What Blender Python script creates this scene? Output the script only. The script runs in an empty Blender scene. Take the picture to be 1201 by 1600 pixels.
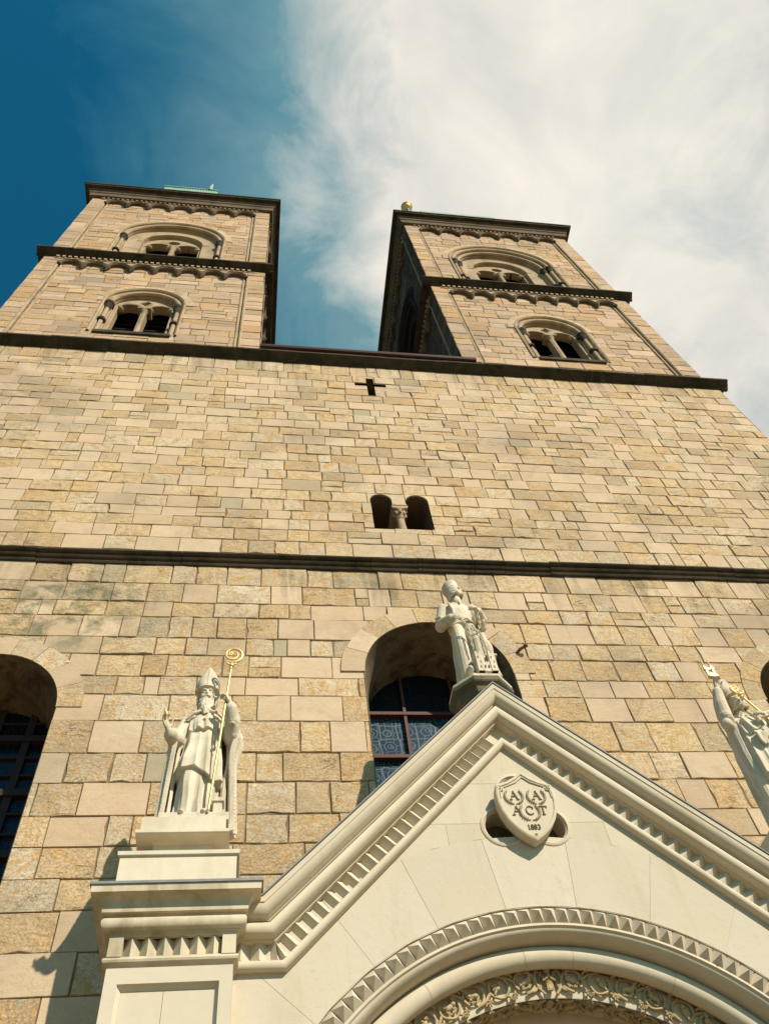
import bpy, bmesh, math, random
from mathutils import Vector, Matrix, Quaternion, noise as mnoise
PI = math.pi
random.seed(11)
scn = bpy.context.scene
COL = scn.collection

# ------------------------------------------------------------------ camera
cam_d = bpy.data.cameras.new('Camera')
cam = bpy.data.objects.new('Camera', cam_d); COL.objects.link(cam)
YAW, PITCH, ROLL = 0.251676, 0.979520, -0.171461
fw = Vector((math.sin(YAW)*math.cos(PITCH), math.cos(YAW)*math.cos(PITCH), math.sin(PITCH)))
r0 = Vector((math.cos(YAW), -math.sin(YAW), 0)); u0 = r0.cross(fw)
rr = r0*math.cos(ROLL)+u0*math.sin(ROLL); uu = -r0*math.sin(ROLL)+u0*math.cos(ROLL)
m = Matrix((rr, uu, -fw)).transposed().to_4x4()
m.translation = Vector((0, -7.6, 1.6))
cam.matrix_world = m
cam_d.sensor_fit = 'VERTICAL'; cam_d.sensor_height = 36.0; cam_d.sensor_width = 36.0
cam_d.lens = 36.0*1294.4/1600.0
cam_d.clip_start = 0.05; cam_d.clip_end = 6000
scn.camera = cam

# ------------------------------------------------------------------ light, sky, exposure
SUN_TRAVEL = Vector((-0.63, 1.0, -0.92)).normalized()
sd = bpy.data.lights.new('Sun', 'SUN'); sd.energy = 4.7; sd.angle = math.radians(0.5); sd.color = (1.0, 0.885, 0.748)
sun = bpy.data.objects.new('Sun', sd); COL.objects.link(sun)
sun.rotation_mode = 'QUATERNION'; sun.rotation_quaternion = SUN_TRAVEL.to_track_quat('-Z', 'Y')
sun.location = (20, -30, 50)
to_sun = -SUN_TRAVEL
W = bpy.data.worlds.new('World'); scn.world = W; W.use_nodes = True
nt = W.node_tree; nt.nodes.clear()
def wn(t, **k):
    n = nt.nodes.new(t)
    for a, b in k.items(): setattr(n, a, b)
    return n
def wl(a, b): nt.links.new(a, b)
sky = wn('ShaderNodeTexSky', sky_type='NISHITA'); sky.sun_disc = False
sky.sun_elevation = math.asin(to_sun.z); sky.sun_rotation = math.atan2(to_sun.x, to_sun.y)
sky.altitude = 100; sky.air_density = 1.0; sky.dust_density = 0.6; sky.ozone_density = 2.0
tint = wn('ShaderNodeMix', data_type='RGBA', blend_type='MULTIPLY'); tint.inputs[0].default_value = 1.0
wl(sky.outputs[0], tint.inputs[6]); tint.inputs[7].default_value = (0.080, 0.77, 0.83, 1)
tc = wn('ShaderNodeTexCoord'); sep = wn('ShaderNodeSeparateXYZ'); wl(tc.outputs['Generated'], sep.inputs[0])
def wmath(op, a, b=None, c=None, clamp=False):
    n = wn('ShaderNodeMath', operation=op); n.use_clamp = clamp
    for i, v in enumerate((a, b, c)):
        if v is None: continue
        if hasattr(v, 'links'): wl(v, n.inputs[i])
        else: n.inputs[i].default_value = v
    return n.outputs[0]
zc = wmath('MAXIMUM', sep.outputs[2], 0.04)
cu = wmath('DIVIDE', sep.outputs[0], zc); cv = wmath('DIVIDE', sep.outputs[1], zc)
cmb = wn('ShaderNodeCombineXYZ'); wl(cu, cmb.inputs[0]); wl(cv, cmb.inputs[1])
def wnoise(scale, detail, rough, dist, off):
    mp = wn('ShaderNodeMapping'); mp.inputs['Location'].default_value = off; wl(cmb.outputs[0], mp.inputs[0])
    n = wn('ShaderNodeTexNoise'); n.inputs['Scale'].default_value = scale; n.inputs['Detail'].default_value = detail
    n.inputs['Roughness'].default_value = rough; n.inputs['Distortion'].default_value = dist
    wl(mp.outputs[0], n.inputs[0]); return n.outputs[0]
n_big = wnoise(2.6, 6, 0.55, 0.3, (3.1, 1.7, 0)); n_fine = wnoise(7, 9, 0.6, 0.5, (1.3, 5.2, 0)); n_wisp = wnoise(3.2, 9, 0.62, 0.9, (7.7, 2.4, 0))
edge = wmath('ADD', cu, wmath('MULTIPLY', wmath('SUBTRACT', n_big, 0.5), 0.22))
edge = wmath('ADD', edge, wmath('MULTIPLY', wmath('SUBTRACT', n_fine, 0.5), 0.28))
edge = wmath('SUBTRACT', edge, wmath('MULTIPLY', wmath('MAXIMUM', wmath('SUBTRACT', cv, 0.20), 0.0), 0.42))
mask = wmath('DIVIDE', wmath('SUBTRACT', edge, -0.015), 0.14, clamp=True)
mask = wmath('SMOOTH_MIN', mask, 1.0, 0.05, clamp=True)
thin = wmath('MULTIPLY', wmath('SUBTRACT', n_wisp, 0.44), 3.6, clamp=True)      # thinner cloud where blue shows through
far_r = wmath('DIVIDE', wmath('SUBTRACT', cu, 0.34), 0.16, clamp=True)
mask2 = wmath('MULTIPLY', mask, wmath('SUBTRACT', 1.0, wmath('MULTIPLY', wmath('MULTIPLY', thin, far_r), 0.56)))
veil = wmath('MULTIPLY', wmath('DIVIDE', wmath('ADD', edge, 0.17), 0.24, clamp=True), wmath('MULTIPLY', wmath('SUBTRACT', n_wisp, 0.34), 0.7, clamp=True))
behind = wmath('SUBTRACT', 1.0, wmath('DIVIDE', wmath('SUBTRACT', wmath('MULTIPLY', cv, -1.0), 0.12), 0.5, clamp=True), clamp=True)
mask3 = wmath('MULTIPLY', wmath('MAXIMUM', mask2, veil), wmath('ADD', 0.18, wmath('MULTIPLY', behind, 0.82)))  # cloud thinned behind the camera, out of view, to lower the ambient fill
ccol = wn('ShaderNodeMix', data_type='RGBA'); puff = wnoise(4.5, 10, 0.62, 0.8, (2.2, 9.1, 0))
core = wmath('SUBTRACT', 1.0, wmath('DIVIDE', wmath('ABSOLUTE', wmath('SUBTRACT', cu, 0.30)), 0.36, clamp=True))
wl(wmath('ADD', wmath('MULTIPLY', wmath('SUBTRACT', wmath('ADD', wmath('MULTIPLY', n_big, 0.5), wmath('MULTIPLY', puff, 0.5)), 0.40), 2.6), wmath('MULTIPLY', core, 0.55), clamp=True), ccol.inputs[0])
ccol.inputs[6].default_value = (5.0, 4.95, 4.8, 1); ccol.inputs[7].default_value = (8.4, 7.85, 6.9, 1)
hz = wn('ShaderNodeMix', data_type='RGBA'); wl(wmath('MULTIPLY', wmath('DIVIDE', wmath('ADD', edge, 0.25), 0.29, clamp=True), wmath('ADD', 0.25, wmath('MULTIPLY', behind, 0.75))), hz.inputs[0])
wl(tint.outputs[2], hz.inputs[6]); hz.inputs[7].default_value = (0.80, 2.45, 2.95, 1)
cm = wn('ShaderNodeMix', data_type='RGBA'); wl(mask3, cm.inputs[0]); wl(hz.outputs[2], cm.inputs[6]); wl(ccol.outputs[2], cm.inputs[7])
bg = wn('ShaderNodeBackground'); bg.inputs[1].default_value = 0.092; wl(cm.outputs[2], bg.inputs[0])
wo = wn('ShaderNodeOutputWorld'); wl(bg.outputs[0], wo.inputs[0])
vs = scn.view_settings; vs.view_transform = 'Standard'; vs.look = 'None'; vs.exposure = 0.40; vs.gamma = 1.0

# ------------------------------------------------------------------ materials
def mat(name):
    M = bpy.data.materials.new(name); M.use_nodes = True
    t = M.node_tree; t.nodes.clear()
    o = t.nodes.new('ShaderNodeOutputMaterial'); b = t.nodes.new('ShaderNodeBsdfPrincipled')
    t.links.new(b.outputs[0], o.inputs[0])
    b.inputs['Specular IOR Level'].default_value = 0.25
    return M, t, b
class NT:
    def __init__(s, t): s.t = t
    def n(s, typ, **k):
        x = s.t.nodes.new(typ)
        for a, b in k.items(): setattr(x, a, b)
        return x
    def l(s, a, b): s.t.links.new(a, b)
    def math(s, op, a, b=None, c=None, clamp=False):
        n = s.n('ShaderNodeMath', operation=op); n.use_clamp = clamp
        for i, v in enumerate((a, b, c)):
            if v is None: continue
            if hasattr(v, 'links'): s.l(v, n.inputs[i])
            else: n.inputs[i].default_value = v
        return n.outputs[0]
    def noise(s, vec, scale, detail=6, rough=0.6, dist=0.0):
        n = s.n('ShaderNodeTexNoise'); n.inputs['Scale'].default_value = scale; n.inputs['Detail'].default_value = detail
        n.inputs['Roughness'].default_value = rough; n.inputs['Distortion'].default_value = dist
        s.l(vec, n.inputs[0]); return n.outputs[0]
    def step(s, v, a, b): # linear ramp a->b clamped
        return s.math('DIVIDE', s.math('SUBTRACT', v, a), b-a, clamp=True)
    def mix(s, f, a, b, mode='MIX'):
        n = s.n('ShaderNodeMix', data_type='RGBA', blend_type=mode)
        for i, v in ((0, f), (6, a), (7, b)):
            if hasattr(v, 'links'): s.l(v, n.inputs[i])
            elif i == 0: n.inputs[0].default_value = v
            else: n.inputs[i].default_value = tuple(v)+(1,)
        return n.outputs[2]
    def bump(s, h, strength, dist, b):
        n = s.n('ShaderNodeBump'); n.inputs['Strength'].default_value = strength; n.inputs['Distance'].default_value = dist
        s.l(h, n.inputs['Height']); s.l(n.outputs[0], b.inputs['Normal'])

def masonry_material(name, stains=False):
    """ashlar: every block carries its own base colour and kind in the Col attribute"""
    M, t, b = mat(name); g = NT(t)
    at = g.n('ShaderNodeAttribute', attribute_name='Col')
    tcn = g.n('ShaderNodeTexCoord')
    off = g.n('ShaderNodeCombineXYZ'); a = at.outputs['Alpha']
    g.l(g.math('MULTIPLY', a, 173.0), off.inputs[0]); g.l(g.math('MULTIPLY', a, 91.0), off.inputs[1]); g.l(g.math('MULTIPLY', a, 57.0), off.inputs[2])
    add = g.n('ShaderNodeVectorMath', operation='ADD'); g.l(tcn.outputs['Object'], add.inputs[0]); g.l(off.outputs[0], add.inputs[1])
    rot = g.n('ShaderNodeVectorRotate', rotation_type='Y_AXIS'); g.l(add.outputs[0], rot.inputs['Vector']); g.l(g.math('MULTIPLY', a, 40.0), rot.inputs['Angle'])
    V = rot.outputs[0]
    mp = g.n('ShaderNodeMapping'); mp.inputs['Scale'].default_value = (1.0, 1.0, 3.2); g.l(V, mp.inputs[0])
    rough = g.math('ADD', 0.16, g.math('MULTIPLY', g.step(a, 0.30, 0.45), 0.84))                         # smooth new blocks below, weathered rough ones above
    col = at.outputs['Color']
    blotch = g.noise(V, 4.0, 5, 0.6, 0.4)
    col = g.mix(g.math('MULTIPLY', g.step(blotch, 0.35, 0.75), 0.22), col, (0.36, 0.275, 0.16))
    vein = g.noise(mp.outputs[0], 2.6, 7, 0.58, 1.6)
    vv = g.math('MULTIPLY', g.step(vein, 0.47, 0.66), g.math('MULTIPLY', rough, 0.80))
    col = g.mix(vv, col, (0.50, 0.295, 0.10))
    rust = g.math('MULTIPLY', g.step(g.noise(mp.outputs[0], 3.6, 6, 0.6, 2.4), 0.60, 0.70), g.math('MULTIPLY', rough, 0.55))
    col = g.mix(rust, col, (0.38, 0.185, 0.055))
    pale = g.noise(mp.outputs[0], 4.5, 8, 0.65, 1.0)
    col = g.mix(g.math('MULTIPLY', g.step(pale, 0.55, 0.72), g.math('MULTIPLY', rough, 0.55)), col, (0.61, 0.515, 0.36))
    mp3 = g.n('ShaderNodeMapping'); mp3.inputs['Scale'].default_value = (0.55, 0.55, 1.5); g.l(tcn.outputs['Object'], mp3.inputs[0])
    pit = g.noise(mp3.outputs[0], 22, 5, 0.62, 0.7)
    pits = g.math('MULTIPLY', g.step(pit, 0.62, 0.70), g.math('ADD', 0.10, g.math('MULTIPLY', rough, 0.65)))
    col = g.mix(g.math('MULTIPLY', pits, 0.75), col, (0.20, 0.13, 0.065))
    crk = g.noise(mp3.outputs[0], 3.2, 6, 0.6, 0.9)
    crack = g.math('SUBTRACT', 1.0, g.math('DIVIDE', g.math('ABSOLUTE', g.math('SUBTRACT', crk, 0.5)), 0.010, clamp=True))
    sel = g.step(g.noise(V, 2.4, 2, 0.5, 0), 0.60, 0.66)
    crack = g.math('MULTIPLY', g.math('MULTIPLY', crack, sel), g.math('MULTIPLY', rough, 0.8))
    col = g.mix(crack, col, (0.13, 0.08, 0.04))
    grain = g.noise(tcn.outputs['Object'], 90, 3, 0.7)
    col = g.mix(g.math('MULTIPLY', g.step(grain, 0.35, 0.7), 0.14), col, (0.30, 0.22, 0.13))
    grit = g.noise(tcn.outputs['Object'], 34, 6, 0.74, 0.5)
    col = g.mix(g.math('MULTIPLY', g.math('MULTIPLY', g.step(grit, 0.53, 0.68), g.math('ADD', 0.18, g.math('MULTIPLY', rough, 0.50))), g.math('ADD', 0.15, g.step(g.noise(V, 3.3, 4, 0.6, 0.8), 0.45, 0.65))), col, (0.22, 0.155, 0.085))
    col = g.mix(g.math('MULTIPLY', g.step(grit, 0.46, 0.34), g.math('MULTIPLY', rough, 0.30)), col, (0.70, 0.61, 0.46))
    mid = g.noise(tcn.outputs['Object'], 2.1, 7, 0.68, 0.8)
    col = g.mix(g.math('MULTIPLY', g.step(mid, 0.53, 0.70), 0.34), col, (0.27, 0.215, 0.145))
    # old weather stains that run over several blocks
    big = g.noise(tcn.outputs['Object'], 0.55, 5, 0.62, 0.6)
    col = g.mix(g.math('MULTIPLY', g.step(big, 0.48, 0.68), 0.50), col, g.mix(0.5, (0.22, 0.185, 0.14), (0.28, 0.22, 0.15)))
    if stains:
        sx = g.n('ShaderNodeSeparateXYZ'); g.l(tcn.outputs['Object'], sx.inputs[0])
        mp2 = g.n('ShaderNodeMapping'); mp2.inputs['Scale'].default_value = (3.2, 3.2, 0.30); g.l(tcn.outputs['Object'], mp2.inputs[0])
        st = g.noise(mp2.outputs[0], 1.6, 6, 0.65, 0.5)
        z = sx.outputs[2]
        band = g.math('MULTIPLY', g.step(z, 9.6, 11.4), g.math('SUBTRACT', 1.0, g.step(z, 11.55, 11.75)))
        m1 = g.math('MULTIPLY', g.math('MULTIPLY', g.step(g.math('ADD', st, g.math('MULTIPLY', band, 0.13)), 0.60, 0.76), band), g.math('ADD', 0.25, g.math('MULTIPLY', g.step(g.noise(tcn.outputs['Object'], 0.9, 4, 0.6, 0.4), 0.42, 0.62), 0.75)))
        col = g.mix(g.math('MULTIPLY', m1, 0.62), col, (0.10, 0.085, 0.05))
        left = g.math('MULTIPLY', g.math('SUBTRACT', 1.0, g.step(g.math('ABSOLUTE', g.math('ADD', sx.outputs[0], 2.6)), 0.5, 1.3)), g.math('MULTIPLY', g.step(z, 9.6, 10.1), g.math('SUBTRACT', 1.0, g.step(z, 11.0, 11.6))))
        alg = g.math('MULTIPLY', left, g.step(g.noise(tcn.outputs['Object'], 3.5, 6, 0.65, 0.6), 0.44, 0.62))
        col = g.mix(g.math('MULTIPLY', alg, 0.75), col, (0.085, 0.10, 0.055))
        band2 = g.math('MULTIPLY', g.step(z, 17.6, 19.2), 1.0)
        m2 = g.math('MULTIPLY', g.step(g.math('ADD', st, g.math('MULTIPLY', band2, 0.12)), 0.60, 0.78), band2)
        col = g.mix(g.math('MULTIPLY', m2, 0.55), col, (0.13, 0.105, 0.075))
    g.l(col, b.inputs['Base Color']); b.inputs['Roughness'].default_value = 0.92; b.inputs['Specular IOR Level'].default_value = 0.15
    h = g.math('ADD', g.math('MULTIPLY', vein, 0.12), g.math('MULTIPLY', g.noise(mp3.outputs[0], 7, 7, 0.58, 0.3), 0.8))
    h = g.math('SUBTRACT', h, g.math('MULTIPLY', g.math('ADD', pits, crack), 0.45))
    h = g.math('MULTIPLY', h, g.math('ADD', 0.22, rough))
    h = g.math('ADD', h, g.math('MULTIPLY', grain, 0.06))
    h = g.math('SUBTRACT', h, g.math('MULTIPLY', g.step(grit, 0.50, 0.68), g.math('ADD', 0.05, g.math('MULTIPLY', rough, 0.20))))
    g.bump(h, 0.85, 0.022, b)
    return M
def plain_stone(name, base, dirt, dirt_amt, scale=3.0, bump=0.35, grainc=0.15, streak=False, moss=None):
    M, t, b = mat(name); g = NT(t); tcn = g.n('ShaderNodeTexCoord'); V = tcn.outputs['Object']
    mp = g.n('ShaderNodeMapping'); mp.inputs['Scale'].default_value = (1.6, 1.6, 0.35) if streak else (1, 1, 1); g.l(V, mp.inputs[0])
    n1 = g.noise(mp.outputs[0], scale, 8, 0.65, 0.6); n2 = g.noise(V, scale*9, 6, 0.65, 0.3); n3 = g.noise(V, 0.8, 4, 0.6, 0.5)
    c = g.mix(g.math('MULTIPLY', g.step(n1, 0.45, 0.75), dirt_amt), base, dirt)
    c = g.mix(g.math('MULTIPLY', g.step(n2, 0.45, 0.75), grainc), c, tuple(x*0.45 for x in base))
    c = g.mix(g.math('MULTIPLY', g.step(n3, 0.42, 0.7), 0.22), c, tuple(x*0.72 for x in base))
    if moss: c = g.mix(g.math('MULTIPLY', g.step(g.noise(V, 2.1, 7, 0.7, 0.8), 0.5, 0.62), 0.8), c, moss)
    g.l(c, b.inputs['Base Color']); b.inputs['Roughness'].default_value = 0.9; b.inputs['Specular IOR Level'].default_value = 0.15
    g.bump(g.math('ADD', g.math('MULTIPLY', n2, 0.6), n1), bump, 0.012, b)
    return M
def simple(name, base, rough=0.6, metal=0.0, var=0.25, scale=6.0):
    M, t, b = mat(name); g = NT(t); tcn = g.n('ShaderNodeTexCoord')
    n = g.noise(tcn.outputs['Object'], scale, 6, 0.6, 0.4)
    c = g.mix(g.math('MULTIPLY', g.step(n, 0.35, 0.75), var), base, tuple(x*0.35 for x in base))
    g.l(c, b.inputs['Base Color']); b.inputs['Roughness'].default_value = rough; b.inputs['Metallic'].default_value = metal
    g.bump(n, 0.2, 0.01, b)
    return M
M_WALL = masonry_material('sandstone_ashlar', True)
M_TOWER = masonry_material('tower_ashlar')
M_SIDE = masonry_material('soot_shade_ashlar')  # inner tower faces: soot plus deep shade put into the stone colour
M_MORTAR = plain_stone('brown_mortar', (0.25, 0.185, 0.11), (0.06, 0.045, 0.028), 0.7, 1.2)
M_VOUS = masonry_material('voussoir_stone')
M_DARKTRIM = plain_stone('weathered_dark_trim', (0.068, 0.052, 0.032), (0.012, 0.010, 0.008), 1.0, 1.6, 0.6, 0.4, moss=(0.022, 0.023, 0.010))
M_SOOT_SHADE = plain_stone('soot_shade_stone', (0.040, 0.028, 0.020), (0.010, 0.008, 0.007), 0.8, 1.5)  # window stone of the inner tower faces, their shade painted in with the soot
M_MIDTRIM = plain_stone('weathered_brown_trim', (0.15, 0.11, 0.068), (0.03, 0.024, 0.017), 0.95, 1.4, 0.5, 0.35)
M_ORDER = plain_stone('tower_window_stone', (0.42, 0.315, 0.195), (0.08, 0.06, 0.04), 0.65, 1.8, 0.45, 0.3)
M_PORTAL = plain_stone('cream_limestone', (0.575, 0.505, 0.385), (0.53, 0.45, 0.31), 0.40, 1.5, 0.15, 0.10)
M_PORTALT = plain_stone('cream_limestone_moulding', (0.585, 0.51, 0.38), (0.40, 0.32, 0.19), 0.50, 1.3, 0.2, 0.12, streak=True)
M_STAINED = plain_stone('rain_stained_limestone', (0.60, 0.52, 0.37), (0.17, 0.13, 0.065), 0.85, 1.5, 0.2, 0.14, streak=True)
def limestone_blocks(name):
    M, t, b = mat(name); g = NT(t); tcn = g.n('ShaderNodeTexCoord'); V = tcn.outputs['Object']; at = g.n('ShaderNodeAttribute', attribute_name='Col')
    off = g.n('ShaderNodeVectorMath', operation='ADD'); cb_ = g.n('ShaderNodeCombineXYZ'); g.l(g.math('MULTIPLY', at.outputs['Alpha'], 60.0), cb_.inputs[0]); g.l(g.math('MULTIPLY', at.outputs['Alpha'], 23.0), cb_.inputs[2]); g.l(V, off.inputs[0]); g.l(cb_.outputs[0], off.inputs[1]); U = off.outputs[0]
    c = at.outputs['Color']
    c = g.mix(g.math('MULTIPLY', g.step(g.noise(U, 1.8, 7, 0.62, 1.4), 0.48, 0.68), 0.40), c, (0.54, 0.45, 0.30))
    c = g.mix(g.math('MULTIPLY', g.step(g.noise(U, 6.0, 8, 0.7, 1.8), 0.56, 0.70), 0.50), c, (0.46, 0.37, 0.23))
    mp = g.n('ShaderNodeMapping'); mp.inputs['Scale'].default_value = (3.0, 3.0, 0.35); g.l(V, mp.inputs[0])
    c = g.mix(g.math('MULTIPLY', g.step(g.noise(mp.outputs[0], 1.6, 7, 0.65, 0.5), 0.52, 0.70), 0.42), c, (0.42, 0.35, 0.23))
    pit = g.step(g.noise(V, 55, 4, 0.7, 0.4), 0.62, 0.70); c = g.mix(g.math('MULTIPLY', pit, 0.35), c, (0.33, 0.26, 0.16))
    g.l(c, b.inputs['Base Color']); b.inputs['Roughness'].default_value = 0.9; b.inputs['Specular IOR Level'].default_value = 0.15
    g.bump(g.math('SUBTRACT', g.noise(V, 14, 7, 0.6, 0.2), g.math('MULTIPLY', pit, 0.5)), 0.3, 0.008, b)
    return M
M_PORTALB = limestone_blocks('cream_limestone_blocks')
M_CARVE = plain_stone('carved_limestone', (0.46, 0.36, 0.20), (0.22, 0.16, 0.075), 0.6, 4.0, 0.25, 0.2)
M_STATUE = plain_stone('statue_limestone', (0.64, 0.565, 0.425), (0.20, 0.165, 0.10), 0.70, 3.4, 0.35, 0.22, streak=True)
M_PED = plain_stone('pedestal_limestone', (0.63, 0.56, 0.42), (0.36, 0.30, 0.19), 0.45, 2.0, 0.2, 0.12, streak=True)
M_MOSSY = plain_stone('mossy_pedestal_stone', (0.17, 0.145, 0.095), (0.045, 0.05, 0.022), 0.9, 2.2, 0.4, 0.3, moss=(0.055, 0.068, 0.022))
M_LETTER = simple('dark_engraved_letter', (0.17, 0.125, 0.07), 0.9)
M_GOLD = simple('gilded_metal', (0.84, 0.60, 0.25), 0.5, 0.7, 0.42, 16)
M_LEAD = simple('lead_flashing', (0.27, 0.27, 0.265), 0.65, 0.15, 0.5, 5)
M_COPPER = simple('verdigris_copper', (0.25, 0.42, 0.34), 0.75, 0.0, 0.4, 4)
M_IRON = simple('dark_iron_bar', (0.05, 0.03, 0.024), 0.6, 0.3, 0.4)
M_REDIRON = simple('red_brown_window_bar', (0.095, 0.034, 0.025), 0.6, 0.0, 0.4)
M_RUST = simple('rusty_iron_pin', (0.20, 0.09, 0.045), 0.8, 0.2, 0.6, 40)
M_ROOFRED = simple('dark_red_gutter_metal', (0.065, 0.022, 0.017), 0.6, 0.0, 0.5)
M_DARKIN = simple('dark_interior_boards', (0.030, 0.018, 0.012), 0.9, 0.0, 0.5, 3)
M_PLASTER = plain_stone('flaking_plaster', (0.20, 0.155, 0.09), (0.06, 0.03, 0.02), 0.95, 2.2, 0.5, 0.35, moss=(0.07, 0.03, 0.022))
M_POLE = simple('grey_painted_pole', (0.20, 0.21, 0.24), 0.5, 0.3)
M_GROUND = plain_stone('plaza_paving', (0.25, 0.195, 0.125), (0.15, 0.115, 0.075), 0.5, 1.0)
M_RED = simple('red_inner_panel', (0.28, 0.05, 0.055), 0.8, 0.0, 0.3)

def glass_material(name, blue, line, scale):
    M, t, b = mat(name); g = NT(t); tcn = g.n('ShaderNodeTexCoord'); V = tcn.outputs['Object']
    mp = g.n('ShaderNodeMapping'); mp.inputs['Scale'].default_value = (1, 0, 1); g.l(V, mp.inputs[0])
    def vor(feat, sc_, rnd):
        v_ = g.n('ShaderNodeTexVoronoi', feature=feat); v_.inputs['Scale'].default_value = sc_; v_.inputs['Randomness'].default_value = rnd; g.l(mp.outputs[0], v_.inputs[0]); return v_
    def at_d(o, d, w_): return g.math('SUBTRACT', 1.0, g.math('DIVIDE', g.math('ABSOLUTE', g.math('SUBTRACT', o, d)), w_, clamp=True))
    v3 = vor('F1', scale*0.55, 0.28); v4 = vor('F1', scale*1.25, 0.35); ve = vor('DISTANCE_TO_EDGE', scale*0.55, 0.28); v5 = vor('DISTANCE_TO_EDGE', scale*1.25, 0.35)
    ring = g.math('MAXIMUM', at_d(v3.outputs['Distance'], 0.34, 0.035), at_d(v3.outputs['Distance'], 0.15, 0.035))
    pet = g.math('MULTIPLY', at_d(v4.outputs['Distance'], 0.30, 0.07), g.math('LESS_THAN', v3.outputs['Distance'], 0.36))
    lat = g.math('MULTIPLY', g.math('SUBTRACT', 1.0, g.step(v5.outputs[0], 0.02, 0.06)), g.math('GREATER_THAN', v3.outputs['Distance'], 0.36))
    ln = g.math('MAXIMUM', g.math('MAXIMUM', ring, pet), g.math('MAXIMUM', g.math('MULTIPLY', lat, 0.7), g.math('SUBTRACT', 1.0, g.step(ve.outputs[0], 0.015, 0.04))))
    fade = g.step(g.noise(V, 1.7, 3, 0.5), 0.35, 0.6)
    cell = g.mix(0.22, blue, v3.outputs['Color'], 'MULTIPLY')
    c = g.mix(g.math('MULTIPLY', ln, g.math('ADD', 0.25, g.math('MULTIPLY', fade, 0.5))), cell, line)
    g.l(c, b.inputs['Base Color']); b.inputs['Roughness'].default_value = 0.3; b.inputs['Specular IOR Level'].default_value = 0.10
    g.bump(g.math('ADD', g.noise(V, 5, 3, 0.5), g.math('MULTIPLY', ln, 0.4)), 0.15, 0.01, b)
    return M
M_GLASS = glass_material('leaded_blue_glass', (0.009, 0.030, 0.055), (0.13, 0.185, 0.20), 7.5)
M_GLASS3 = glass_material('shade_dark_glass', (0.006, 0.009, 0.013), (0.022, 0.028, 0.032), 7.5)  # shade on the upper panes, painted as a near-black glass colour
M_GLASS2 = glass_material('dark_blue_glass', (0.012, 0.03, 0.075), (0.05, 0.07, 0.10), 7.0)

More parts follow.
